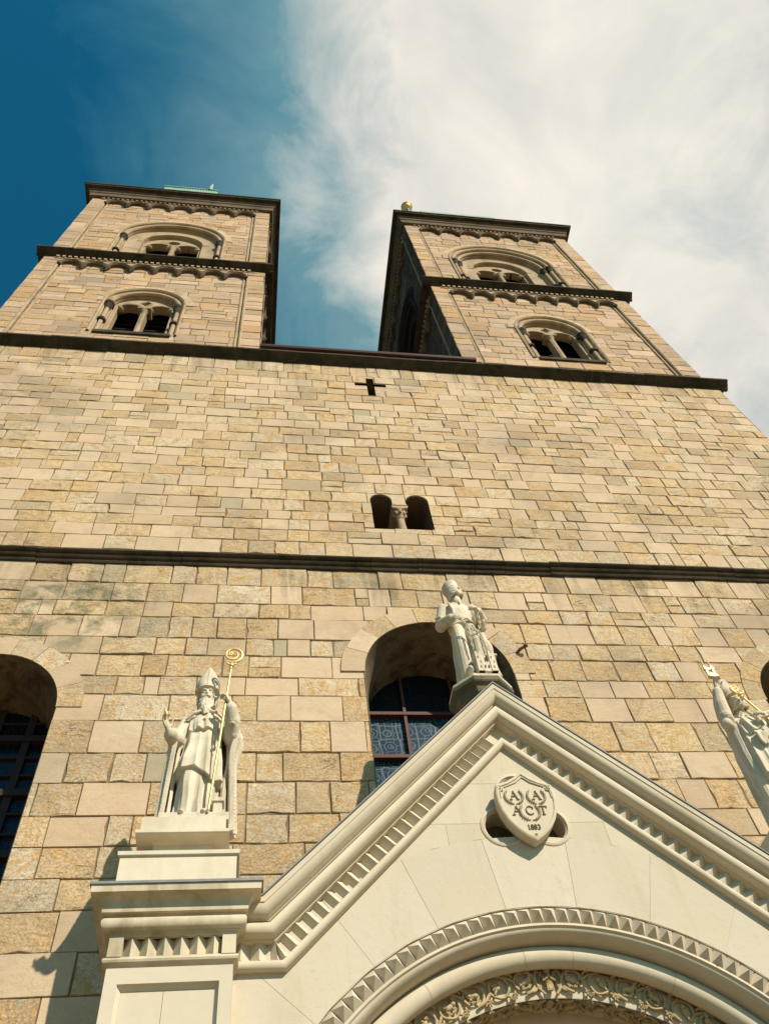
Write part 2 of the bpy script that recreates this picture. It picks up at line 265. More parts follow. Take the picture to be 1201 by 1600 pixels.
# ------------------------------------------------------------------ mesh builder
def frame(o=(0, 0, 0)):
    ox, oy, oz = o
    return lambda u, v, w: (ox+u, oy-w, oz+v)        # wall facing the camera: u right, v up, w towards the viewer
F0 = frame()
class MB:
    def __init__(s): s.v = []; s.f = []; s.mi = []; s.c = []; s.cur = 0; s.col = (1, 1, 1, 0.5); s.usecol = False
    def face(s, pts):
        n = len(s.v); s.v.extend(tuple(p) for p in pts); s.f.append(tuple(range(n, n+len(pts)))); s.mi.append(s.cur); s.c.append(s.col)
    def add(s, verts, faces):
        n = len(s.v); s.v.extend(tuple(p) for p in verts)
        for f in faces: s.f.append(tuple(i+n for i in f)); s.mi.append(s.cur); s.c.append(s.col)
    def box(s, x0, x1, y0, y1, z0, z1):
        s.add([(x0, y0, z0), (x1, y0, z0), (x1, y1, z0), (x0, y1, z0), (x0, y0, z1), (x1, y0, z1), (x1, y1, z1), (x0, y1, z1)],
              [(0, 3, 2, 1), (4, 5, 6, 7), (0, 1, 5, 4), (1, 2, 6, 5), (2, 3, 7, 6), (3, 0, 4, 7)])
    def fbox(s, F, u0, u1, v0, v1, w0, w1):
        P = [F(u, v, w) for w in (w0, w1) for (u, v) in ((u0, v0), (u1, v0), (u1, v1), (u0, v1))]
        s.add(P, [(0, 3, 2, 1), (4, 5, 6, 7), (0, 1, 5, 4), (1, 2, 6, 5), (2, 3, 7, 6), (3, 0, 4, 7)])
    def prism(s, F, poly, w0, w1):                    # polygon in (u,v), extruded along w
        n = len(poly); P = [F(u, v, w0) for u, v in poly]+[F(u, v, w1) for u, v in poly]
        s.add(P, [tuple(range(n-1, -1, -1)), tuple(range(n, 2*n))]+[(i, (i+1) % n, n+(i+1) % n, n+i) for i in range(n)])
    def grid(s, rows, closed_u=False, closed_v=False, caps=False):
        R = len(rows); C = len(rows[0]); V = [p for r in rows for p in r]; f = []
        for i in range(R if closed_v else R-1):
            for j in range(C if closed_u else C-1):
                a = i*C+j; b_ = i*C+(j+1) % C; c_ = ((i+1) % R)*C+(j+1) % C; d = ((i+1) % R)*C+j
                f.append((a, b_, c_, d))
        if caps: f.append(tuple(range(C-1, -1, -1))); f.append(tuple(range((R-1)*C, R*C)))
        s.add(V, f)
    def tube(s, pts, rad, n=8, caps=True):
        pts = [Vector(p) for p in pts]
        if not hasattr(rad, '__len__'): rad = [rad]*len(pts)
        rows = []; prev = None
        for i, p in enumerate(pts):
            d = (pts[min(i+1, len(pts)-1)]-pts[max(i-1, 0)])
            if d.length < 1e-9: d = Vector((0, 0, 1))
            d.normalize()
            if prev is None:
                a = d.orthogonal().normalized()
            else:
                a = prev-d*prev.dot(d)
                a = a.normalized() if a.length > 1e-6 else d.orthogonal().normalized()
            prev = a; b_ = d.cross(a)
            rows.append([p+(a*math.cos(2*PI*k/n)+b_*math.sin(2*PI*k/n))*rad[i] for k in range(n)])
        s.grid(rows, closed_u=True, caps=caps)
    def sphere(s, c, r, mtx=None, nu=12, nv=8):
        if not hasattr(r, '__len__'): r = (r, r, r)
        c = Vector(c); V = []
        def P(x, y, z):
            q = Vector((x*r[0], y*r[1], z*r[2]))
            return c+(mtx @ q if mtx is not None else q)
        V.append(P(0, 0, -1))
        for i in range(1, nv):
            a = -PI/2+PI*i/nv
            for j in range(nu): V.append(P(math.cos(a)*math.cos(2*PI*j/nu), math.cos(a)*math.sin(2*PI*j/nu), math.sin(a)))
        V.append(P(0, 0, 1)); f = []
        for j in range(nu): f.append((0, 1+(j+1) % nu, 1+j))
        for i in range(nv-2):
            for j in range(nu):
                a = 1+i*nu+j; b_ = 1+i*nu+(j+1) % nu; f.append((a, b_, b_+nu, a+nu))
        t = len(V)-1; o = 1+(nv-2)*nu
        for j in range(nu): f.append((o+j, o+(j+1) % nu, t))
        s.add(V, f)
    def capsule(s, a, b_, ra, rb, n=10):
        a = Vector(a); b_ = Vector(b_)
        s.tube([a, a.lerp(b_, .5), b_], [ra, (ra+rb)/2, rb], n); s.sphere(a, ra, None, n, 6); s.sphere(b_, rb, None, n, 6)
    def limb(s, pts, rad, n=12):
        s.tube(pts, rad, n)
        for p, r_ in zip(pts, rad): s.sphere(p, r_, None, n, 8)
    def build(s, name, mats, parent=None, smooth=False, merge=False):
        me = bpy.data.meshes.new(name); me.from_pydata(s.v, [], s.f)
        for M in (mats if isinstance(mats, (list, tuple)) else [mats]): me.materials.append(M)
        me.polygons.foreach_set('material_index', s.mi)
        if s.usecol:
            at = me.color_attributes.new('Col', 'FLOAT_COLOR', 'CORNER'); buf = []
            for p, c in zip(me.polygons, s.c): buf.extend(list(c)*p.loop_total)
            at.data.foreach_set('color', buf)
        if merge or smooth:
            bm = bmesh.new(); bm.from_mesh(me); bmesh.ops.remove_doubles(bm, verts=bm.verts, dist=0.0004)
            bmesh.ops.recalc_face_normals(bm, faces=bm.faces); bm.to_mesh(me); bm.free()
        if smooth:
            me.polygons.foreach_set('use_smooth', [True]*len(me.polygons))
            try: me.set_sharp_from_angle(angle=math.radians(38))
            except Exception: pass
        me.update()
        o = bpy.data.objects.new(name, me); COL.objects.link(o)
        if parent is not None: link(o, parent)
        return o
def link(o, parent):
    o.parent = parent; o.matrix_parent_inverse = world_of(parent).inverted()
def world_of(o):
    M = o.matrix_basis.copy()
    if o.parent is not None: M = world_of(o.parent) @ o.matrix_parent_inverse @ M
    return M
def tag(o, label, cat, group=None, kind=None):
    if label: o['label'] = label
    if cat: o['category'] = cat
    if group: o['group'] = group
    if kind: o['kind'] = kind
    return o
def empty(name, loc, label, cat, group=None):
    o = bpy.data.objects.new(name, None); COL.objects.link(o); o.location = loc; o.empty_display_size = 0.3
    return tag(o, label, cat, group)

# ---- polygon tools in the wall plane
def halfclip(poly, ax, ay, bx, by, keep_left):
    out = []; n = len(poly)
    def side(p):
        d = (bx-ax)*(p[1]-ay)-(by-ay)*(p[0]-ax)
        return d if keep_left else -d
    for i in range(n):
        p, q = poly[i], poly[(i+1) % n]; sp, sq = side(p), side(q)
        if sp >= 0: out.append(p)
        if (sp > 0 and sq < 0) or (sp < 0 and sq > 0):
            t = sp/(sp-sq); out.append((p[0]+(q[0]-p[0])*t, p[1]+(q[1]-p[1])*t))
    return out if len(out) > 2 else []
def area(poly):
    return abs(sum(poly[i][0]*poly[(i+1) % len(poly)][1]-poly[(i+1) % len(poly)][0]*poly[i][1] for i in range(len(poly))))/2
def subtract(poly, hole):                              # hole: convex, counter-clockwise
    hx = [p[0] for p in hole]; hy = [p[1] for p in hole]; px = [p[0] for p in poly]; py = [p[1] for p in poly]
    if max(px) <= min(hx) or min(px) >= max(hx) or max(py) <= min(hy) or min(py) >= max(hy): return [poly], False
    res = []; cur = poly
    for i in range(len(hole)):
        a, b_ = hole[i], hole[(i+1) % len(hole)]
        o = halfclip(cur, a[0], a[1], b_[0], b_[1], False)
        if o and area(o) > 1e-5: res.append(o)
        cur = halfclip(cur, a[0], a[1], b_[0], b_[1], True)
        if not cur: return [poly], False
    if area(cur) < 1e-5: return [poly], False
    return res, True
def subtract_all(poly, holes):
    ps = [poly]; cut = False
    for h in holes:
        nx = []
        for q in ps:
            r_, c_ = subtract(q, h); nx += r_; cut |= c_
        ps = nx
    return ps, cut
def arch_poly(cx, sill, spring, R, n=20):
    return [(cx-R, sill), (cx+R, sill)]+[(cx+R*math.cos(a), spring+R*math.sin(a)) for a in [PI*i/n for i in range(n+1)]]
def circle_poly(cx, cz, R, n=24, a0=0.0): return [(cx+R*math.cos(a0+2*PI*i/n), cz+R*math.sin(a0+2*PI*i/n)) for i in range(n)]

# ---- ashlar
PINK = [(0.56, 0.415, 0.27), (0.58, 0.44, 0.29), (0.55, 0.40, 0.25), (0.58, 0.45, 0.30), (0.52, 0.39, 0.255)]
AMBER = [(0.56, 0.405, 0.20), (0.58, 0.43, 0.225), (0.53, 0.36, 0.165), (0.57, 0.43, 0.25), (0.49, 0.34, 0.165), (0.60, 0.465, 0.28)]
PALE = [(0.61, 0.51, 0.345), (0.58, 0.48, 0.32), (0.62, 0.525, 0.37), (0.54, 0.45, 0.30)]
def block_color(rng, mix):
    k = rng.random(); p, am = mix
    if rng.random() < 0.09:
        c = rng.choice([(0.38, 0.33, 0.22), (0.43, 0.325, 0.20), (0.46, 0.37, 0.25), (0.42, 0.325, 0.21)]); s = rng.uniform(0.9, 1.1); return (c[0]*s, c[1]*s, c[2]*s, rng.uniform(0.2, 1.0))
    if k < p: c = rng.choice(PINK); a = rng.uniform(0.0, 0.30)
    elif k < p+am: c = rng.choice(AMBER); a = rng.uniform(0.42, 1.0)
    else: c = rng.choice(PALE); a = rng.uniform(0.42, 1.0)
    s = rng.uniform(0.88, 1.06); m_ = (0.595, 0.463, 0.328); return tuple((m_[q]+(c[q]-m_[q])*0.72)*s for q in range(3))+(a,)
def tower_color(rng, mix):
    c = block_color(rng, mix); s = rng.uniform(0.74, 0.98); o = rng.random() < 0.14
    return (c[0]*s*1.03, c[1]*s*(0.84 if o else 0.955), c[2]*s*(0.72 if o else 0.97), c[3])
def soot_shade_color(rng, mix):  # near-black blocks: soot, and the shade of the inner face mixed in
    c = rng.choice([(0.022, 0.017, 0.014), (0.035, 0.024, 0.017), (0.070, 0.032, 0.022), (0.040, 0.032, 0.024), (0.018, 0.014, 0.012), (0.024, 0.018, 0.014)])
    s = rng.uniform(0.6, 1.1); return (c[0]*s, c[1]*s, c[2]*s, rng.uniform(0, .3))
def ashlar(mb, F, u0, u1, v0, v1, seed, holes=(), hr=(0.29, 0.46), wr=(0.36, 0.86), gap=0.010, mix=(0.34, 0.46), w=0.0, colf=block_color, detail=True, relief=0.007, back=0.03):
    rng = random.Random(seed); mb.usecol = True
    v = v0; rows = []
    while v < v1-1e-6:
        h = rng.uniform(*hr)
        if v1-v-h < hr[0]*0.8: h = v1-v
        rows.append((v, h)); v += h
    for v, h in rows:
        u = u0-(rng.uniform(0, wr[0]*0.5) if False else 0); first = True
        while u < u1-1e-6:
            wd = rng.uniform(*wr)
            if rng.random() < 0.12: wd *= 0.55
            if u1-u-wd < wr[0]*0.6: wd = u1-u
            # sometimes one stone is made of two thinner ones
            parts = [(v, h)] if rng.random() > 0.05 else [(v, h*0.45), (v+h*0.45, h*0.55)]
            for (vv, hh) in parts:
                mb.col = colf(rng, mix); j = 0.005
                g = gap/2*rng.choice((0.25, 0.5, 0.8, 1.0, 1.5))
                c = [(u+g+rng.uniform(0, j), vv+g+rng.uniform(0, j)), (u+wd-g-rng.uniform(0, j), vv+g+rng.uniform(0, j)), (u+wd-g-rng.uniform(0, j), vv+hh-g-rng.uniform(0, j)), (u+g+rng.uniform(0, j), vv+hh-g-rng.uniform(0, j))]
                rough = mb.col[3] > 0.35
                tu, tv = rng.uniform(-0.006, 0.006), rng.uniform(-0.007, 0.007); w0 = w+rng.uniform(-relief, relief); cx, cy = u+wd/2, vv+hh/2
                fw_ = lambda x, y: w0+tu*(x-cx)/max(wd, .1)*1.2+tv*(y-cy)/max(hh, .1)
                ps, cut = subtract_all(c, holes)
                if cut:
                    for q in ps:
                        if area(q) < 2e-4: continue
                        n = len(q); P = [F(x, y, fw_(x, y)) for x, y in q]+[F(x, y, w-back-0.01) for x, y in q]
                        mb.add(P, [tuple(range(n))]+[(i, n+i, n+(i+1) % n, (i+1) % n) for i in range(n)])
                else:
                    per = []
                    for i in range(4):
                        a, b_ = c[i], c[(i+1) % 4]; L = math.hypot(b_[0]-a[0], b_[1]-a[1]); k = max(1, int(L/0.11)) if detail else 1
                        for q in range(k):
                            t = q/k; x = a[0]+(b_[0]-a[0])*t; y = a[1]+(b_[1]-a[1])*t
                            d = rng.uniform(0, 0.006 if rough else 0.002)
                            if rng.random() < (0.09 if rough else 0.02): d += rng.uniform(0.006, 0.026)
                            dx, dy = cx-x, cy-y; l = math.hypot(dx, dy)+1e-6
                            per.append((x+dx/l*d, y+dy/l*d))
                    n = len(per); bev = 0.007 if rough else 0.004
                    def ins(p): 
                        dx, dy = cx-p[0], cy-p[1]; return (p[0]+math.copysign(min(bev, abs(dx)), dx), p[1]+math.copysign(min(bev, abs(dy)), dy))
                    A = [F(*ins(p), fw_(*p)+(rng.uniform(-.004, .004) if rough else 0)) for p in per]
                    B = [F(p[0], p[1], fw_(*p)-bev) for p in per]; C_ = [F(p[0], p[1], w-back-0.01) for p in per]
                    ctr = F(cx, cy, fw_(cx, cy)+(rng.uniform(0, 0.008) if rough else 0))
                    mb.add(A+B+C_+[ctr], [(i, (i+1) % n, 3*n) for i in range(n)]+[(n+i, n+(i+1) % n, (i+1) % n, i) for i in range(n)]+[(2*n+i, 2*n+(i+1) % n, n+(i+1) % n, n+i) for i in range(n)])
            u += wd
    # mortar bed behind the stones
    old = mb.cur; mb.cur = 1; mb.col = (0.05, 0.04, 0.03, 0.1)
    nu = max(1, int((u1-u0)/2.0)); nv = max(1, int((v1-v0)/2.0))
    for i in range(nu):
        for k in range(nv):
            q = [(u0+(u1-u0)*i/nu, v0+(v1-v0)*k/nv), (u0+(u1-u0)*(i+1)/nu, v0+(v1-v0)*k/nv), (u0+(u1-u0)*(i+1)/nu, v0+(v1-v0)*(k+1)/nv), (u0+(u1-u0)*i/nu, v0+(v1-v0)*(k+1)/nv)]
            for z in subtract_all(q, holes)[0]: mb.face([F(x, y, w-back*0.55) for x, y in z])
    mb.cur = old
def voussoirs(mb, F, cx, cz, r0, r1, n, seed, w=0.012, a0=0.0, a1=PI, gap=0.008, mix=(0.35, 0.45), depth=0.05, rv=0.0):
    rng = random.Random(seed); mb.usecol = True
    for i in range(n):
        mb.col = block_color(rng, mix); b0 = a0+(a1-a0)*i/n; b1 = a0+(a1-a0)*(i+1)/n; ga = gap/2/((r0+r1)/2)
        R1 = r1+rng.uniform(-rv, rv); k = 4; ww = w+rng.uniform(-.002, .004)
        an = [b0+ga+(b1-b0-2*ga)*q/k for q in range(k+1)]
        P = [(cx+r0*math.cos(a), cz+r0*math.sin(a)) for a in an]; Q = [(cx+R1*math.cos(a), cz+R1*math.sin(a)) for a in an]
        mb.prism(F, P+Q[::-1], w-depth, ww)
def segmented(mb, F, prof, u0, u1, n, seed, jit=0.006):
    """a moulding laid in separate stones with slightly uneven joints; prof = (w, v)"""
    rng = random.Random(seed); cuts = [u0]+sorted(u0+(u1-u0)*(k+rng.uniform(-0.3, 0.3))/n for k in range(1, n))+[u1]
    for a, b_ in zip(cuts, cuts[1:]):
        dy, dw = rng.uniform(-jit, jit), rng.uniform(-jit, jit); t0 = rng.uniform(-jit, jit)
        P = [F(a+0.003, v_+dy, w_+(dw if w_ > 0.01 else -0.015)) for w_, v_ in prof]; Q = [F(b_-0.003, v_+dy+t0, w_+(dw if w_ > 0.01 else -0.015)) for w_, v_ in prof]
        k = len(prof); mb.add(P+Q, [tuple(range(k-1, -1, -1)), tuple(range(k, 2*k))]+[(i, (i+1) % k, k+(i+1) % k, k+i) for i in range(k)])
def arch_path(cx, sill, spring, n=28):
    """(base point, outward direction) along jamb - arch - jamb"""
    pts = []
    if sill is not None: pts.append(((cx, sill), (1, 0)))
    for i in range(n+1):
        a = PI*i/n; pts.append(((cx, spring), (math.cos(a), math.sin(a))))
    if sill is not None: pts.append(((cx, sill), (-1, 0)))
    return pts
def arch_sweep(mb, F, prof, cx, spring, sill=None, n=28, closed=False, a0=0.0, a1=PI):
    if sill is None: path = [((cx, spring), (math.cos(a0+(a1-a0)*i/n), math.sin(a0+(a1-a0)*i/n))) for i in range(n+1)]
    else: path = arch_path(cx, sill, spring, n)
    rows = [[F(b_[0]+d[0]*r_, b_[1]+d[1]*r_, w_) for r_, w_ in prof] for b_, d in path]
    mb.grid(rows, closed_u=closed, caps=closed)
def bead(r_, w_, rad, n=10, a0=0, a1=2*PI): return [(r_+rad*math.cos(a0+(a1-a0)*i/n), w_+rad*math.sin(a0+(a1-a0)*i/n)) for i in range(n+1)]
def ring_sweep(mb, prof, x0, x1, y0, y1, closed_prof=False):
    """moulding round a rectangular plan; prof = (outward, z)"""
    rows = [[(x0-p, y0-p, z), (x1+p, y0-p, z), (x1+p, y1+p, z), (x0-p, y1+p, z)] for p, z in prof]
    mb.grid(rows, closed_u=True, closed_v=closed_prof)
def line_sweep(mb, F, prof, u0, u1):
    """straight horizontal moulding; prof = (w, v)"""
    mb.prism(lambda a, b_, w_: F(w_, b_, a), prof, u0, u1)

# ------------------------------------------------------------------ setting
g_ = MB(); N = 24
for i in range(N):
    a, b_ = 2*PI*i/N, 2*PI*(i+1)/N
    g_.face([(0, 0, 0), (1500*math.cos(a), 1500*math.sin(a), 0), (1500*math.cos(b_), 1500*math.sin(b_), 0)])
tag(g_.build('ground', M_GROUND, merge=True), None, None, kind='structure')

X0 = 2.31                       # axis of the west front
church = empty('church', (X0, 0, 0), 'tall sandstone church front with two square bell towers and a cream gabled portal', 'church')

# ---- main wall
WINS = [('c', 2.33, 4.6, 9.45, 1.00, 1.30), ('l', -3.27, 4.0, 8.80, 0.885, 1.17), ('r', 7.66, 4.0, 9.00, 0.90, 1.16)]
holes = [arch_poly(cx, s_, sp, (R+Ro)/2) if False else arch_poly(cx, s_, sp, R+0.008, 28) for (_, cx, s_, sp, R, Ro) in WINS]
DBL = [(1.925, 0.185), (2.56, 0.195)]
dz0, dzs = 12.80, 13.66
holes += [arch_poly(c, dz0, dzs, r_+0.0, 14) for c, r_ in DBL]
holes.append([(2.10, 12.80), (2.375, 12.80), (2.375, 13.52), (2.10, 13.52)])
CR = (2.13, 18.36)
cross = [[(CR[0]-0.085, CR[1]-0.48), (CR[0]+0.085, CR[1]-0.48), (CR[0]+0.085, CR[1]+0.40), (CR[0]-0.085, CR[1]+0.40)],
         [(CR[0]-0.35, CR[1]-0.01), (CR[0]+0.35, CR[1]-0.01), (CR[0]+0.35, CR[1]+0.14), (CR[0]-0.35, CR[1]+0.14)]]
holes += cross
XL, XR = -6.50, 10.85
wall = MB()
ashlar(wall, F0, XL, XR, 0.0, 8.6, 5, holes, hr=(0.33, 0.43), wr=(0.36, 0.74), gap=0.006, mix=(0.28, 0.54))
ashlar(wall, F0, XL, XR, 8.6, 11.62, 15, holes, hr=(0.31, 0.42), wr=(0.30, 0.78), gap=0.007, mix=(0.36, 0.46))
ashlar(wall, F0, XL, XR, 11.62, 19.40, 6, holes, hr=(0.26, 0.385), wr=(0.33, 0.70), gap=0.007, mix=(0.42, 0.40))
FRs = lambda u, v, w: (XR+w, u, v)
FLs = lambda u, v, w: (XL-w, 6.3-u, v)
ashlar(wall, FRs, 0.0, 6.3, 0.0, 19.40, 7, (), gap=0.011)
ashlar(wall, FLs, 0.0, 6.3, 0.0, 19.40, 8, (), gap=0.011)
wall.cur = 1; wall.col = (0.05, 0.04, 0.03, 0.1)
wall.face([(XL, 6.3, 0), (XR, 6.3, 0), (XR, 6.3, 19.4), (XL, 6.3, 19.4)]); wall.face([(XL, 0, 19.4), (XR, 0, 19.4), (XR, 6.3, 19.4), (XL, 6.3, 19.4)])
wall.build('west_wall', [M_WALL, M_MORTAR], church)

# wall cross: a sunken cross with stone back
cb = MB(); cb.fbox(F0, CR[0]-0.5, CR[0]+0.5, CR[1]-0.6, CR[1]+0.5, -0.30, -0.22)
for p in cross:
    for i in range(4):
        a, b_ = p[i], p[(i+1) % 4]; cb.face([F0(*a, -0.01), F0(*b_, -0.01), F0(*b_, -0.22), F0(*a, -0.22)])
cb.build('sunken_cross', M_MIDTRIM, church)

# string courses and main cornice
st = MB(); P = [(0.0, 11.60), (0.035, 11.61), (0.05, 11.64), (0.045, 11.66), (0.08, 11.68), (0.10, 11.71), (0.085, 11.735), (0.12, 11.745), (0.145, 11.77), (0.145, 11.80), (0.13, 11.82), (0.0, 11.86)]
segs = [XL-0.05]+sorted(random.uniform(XL, XR) for _ in range(14))+[XR+0.05]
for i in range(len(segs)-1):
    if segs[i+1]-segs[i] < 0.05: continue
    dy = random.uniform(-0.006, 0.006); dw = random.uniform(-0.008, 0.008)
    line_sweep(st, F0, [(w_+(dw if w_ > 0 else -0.02), v_+dy) for w_, v_ in P], segs[i]+0.004, segs[i+1]-0.004)
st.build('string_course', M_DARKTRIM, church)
co = MB(); P = [(-0.02, 19.36), (0.05, 19.36), (0.06, 19.40), (0.10, 19.42), (0.15, 19.47), (0.19, 19.50), (0.22, 19.51), (0.22, 19.57), (0.20, 19.60), (-0.02, 19.66)]
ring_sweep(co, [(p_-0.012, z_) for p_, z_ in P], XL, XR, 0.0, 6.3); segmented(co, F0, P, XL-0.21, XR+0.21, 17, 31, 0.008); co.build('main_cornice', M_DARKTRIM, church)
gu = MB(); gu.box(-0.35, 4.78, -0.16, 0.25, 19.68, 19.74); gu.box(-0.30, 4.74, -0.13, 6.0, 19.74, 19.86)
gu.tube([(-0.32, -0.17, 19.80), (4.76, -0.17, 19.80)], 0.075, 10)
for k in range(26): gu.box(-0.3+k*0.195, -0.28+k*0.195, -0.20, -0.17, 19.86, 19.90)
gu.build('roof_gutter', M_ROOFRED, church)

# ---- big windows of the wall
def big_window(kind, cx, sill, spring, R, Ro, seed):
    w = MB(); voussoirs(w, F0, cx, spring, R, Ro, 9, seed, w=0.012, rv=0.015, mix=(0.3, 0.4)); w.cur = 0
    vo = w.build('window', [M_VOUS, M_MORTAR], church)
    d = MB(); depth = 0.92
    prof = [(R+0.012, 0.008), (R, -0.004), (R-0.005, -0.06), (R-0.06, -0.35), (R-0.12, -depth)]
    arch_sweep(d, F0, prof, cx, spring, sill, 32)
    d.cur = 1; n = len(d.f)
    d.build('plaster_reveal', [M_PLASTER, M_PLASTER], vo, smooth=True)
    full = arch_poly(cx, sill, spring, R-0.10, 24); zs = 9.52 if kind == 'c' else spring+0.1
    gl = MB(); gl.prism(F0, halfclip(full, cx-9, zs, cx+9, zs, False), -depth-0.02, -depth)
    gl.build('leaded_glass', M_GLASS if kind == 'c' else M_GLASS2, vo)
    gl = MB(); gl.prism(F0, halfclip(full, cx-9, zs, cx+9, zs, True), -depth-0.02, -depth)
    gl.build('upper_glass', M_GLASS3, vo)
    b = MB(); r_ = R-0.11; yb = -depth+0.05
    if kind == 'c':
        b.fbox(F0, cx-0.36-0.02, cx-0.36+0.02, sill, spring+0.85, yb-0.05, yb+0.02); b.fbox(F0, cx+0.36-0.02, cx+0.36+0.02, sill, spring+0.85, yb-0.05, yb+0.02)
        for z in (5.3, 6.15, 7.0, 7.95, 8.78, 9.52): b.fbox(F0, cx-r_, cx+r_, z-0.026, z+0.026, yb-0.06, yb+0.035)
    else:
        for dx in (-0.4, 0.0, 0.40): b.fbox(F0, cx+dx-0.045, cx+dx+0.045, sill, spring+0.75, yb-0.05, yb+0.02)
        z = 4.2
        k = 0
        while z < spring+0.6:
            t_ = 0.045 if k % 3 == 0 else 0.014
            b.fbox(F0, cx-r_, cx+r_, z-t_, z+t_, yb-0.06, yb+(0.05 if k % 3 == 0 else 0.01)); z += 0.27; k += 1
    b.build('glazing_bar', M_REDIRON if kind == 'c' else M_IRON, vo)
    s_ = MB(); s_.fbox(F0, cx-R, cx+R, sill-0.1, sill, -depth, 0.03); s_.build('window_sill', M_MIDTRIM, vo)
for i, (k, cx, s_, sp, R, Ro) in enumerate(WINS): big_window(k, cx, s_, sp, R, Ro, 40+i)

# ---- twin opening
tw = MB()
for (c, r_) in DBL: arch_sweep(tw, F0, [(r_+0.004, 0.004), (r_, -0.02), (r_, -0.75)], c, dzs, 13.52, 14)
for x in (1.925-0.185, 2.56+0.195): tw.face([F0(x, 12.8, 0.004), F0(x, 13.52, 0.004), F0(x, 13.52, -0.75), F0(x, 12.8, -0.75)])
tw.fbox(F0, 2.11, 2.365, 13.52, 13.56, -0.75, -0.012)
tw.fbox(F0, 1.72, 2.77, 12.76, 12.80, -0.9, -0.012)
tw_o = tw.build('twin_window', M_MIDTRIM, church)
d = MB(); d.fbox(F0, 1.6, 2.9, 12.7, 14.1, -0.95, -0.78); d.build('dark_shutter', M_DARKIN, tw_o)
for q in ((1.735, 1.80, 12.80, 12.93, -0.30, -0.10), (2.33, 2.42, 12.80, 13.0, -0.36, -0.22)):
    d = MB(); d.fbox(F0, *q); d.build('red_panel', M_RED, tw_o)
d = MB(); cxm = 2.24
d.tube([(cxm, 0.13, 12.80), (cxm, 0.13, 12.85), (cxm, 0.13, 12.87), (cxm, 0.13, 12.90), (cxm, 0.13, 13.22), (cxm, 0.13, 13.24), (cxm, 0.13, 13.27)], [0.10, 0.10, 0.07, 0.085, 0.066, 0.082, 0.07], 16)
d.tube([(cxm, 0.13, 13.26), (cxm, 0.13, 13.32), (cxm, 0.13, 13.42), (cxm, 0.13, 13.45)], [0.07, 0.085, 0.125, 0.13], 8)
for k in range(8):
    a = k*PI/4; d.sphere((cxm+0.10*math.cos(a), 0.13+0.10*math.sin(a), 13.37), (0.028, 0.028, 0.05)); d.sphere((cxm+0.118*math.cos(a+.4), 0.13+0.118*math.sin(a+.4), 13.43), 0.022)
d.prism(F0, [(cxm-0.13, 13.45), (cxm+0.13, 13.45), (cxm+0.145, 13.52), (cxm-0.145, 13.52)], -0.60, -0.005)
d.build('column', M_ORDER, tw_o, smooth=True)

# iron pin beside the middle window
pn = MB(); pn.tube([(3.44, 0.03, 9.83), (3.50, -0.06, 9.86), (3.575, -0.105, 9.88)], [0.024, 0.022, 0.022], 8); pn.sphere((3.58, -0.11, 9.882), 0.030, None, 8, 6)
pn.build('iron_pin', M_RUST, church, smooth=True)

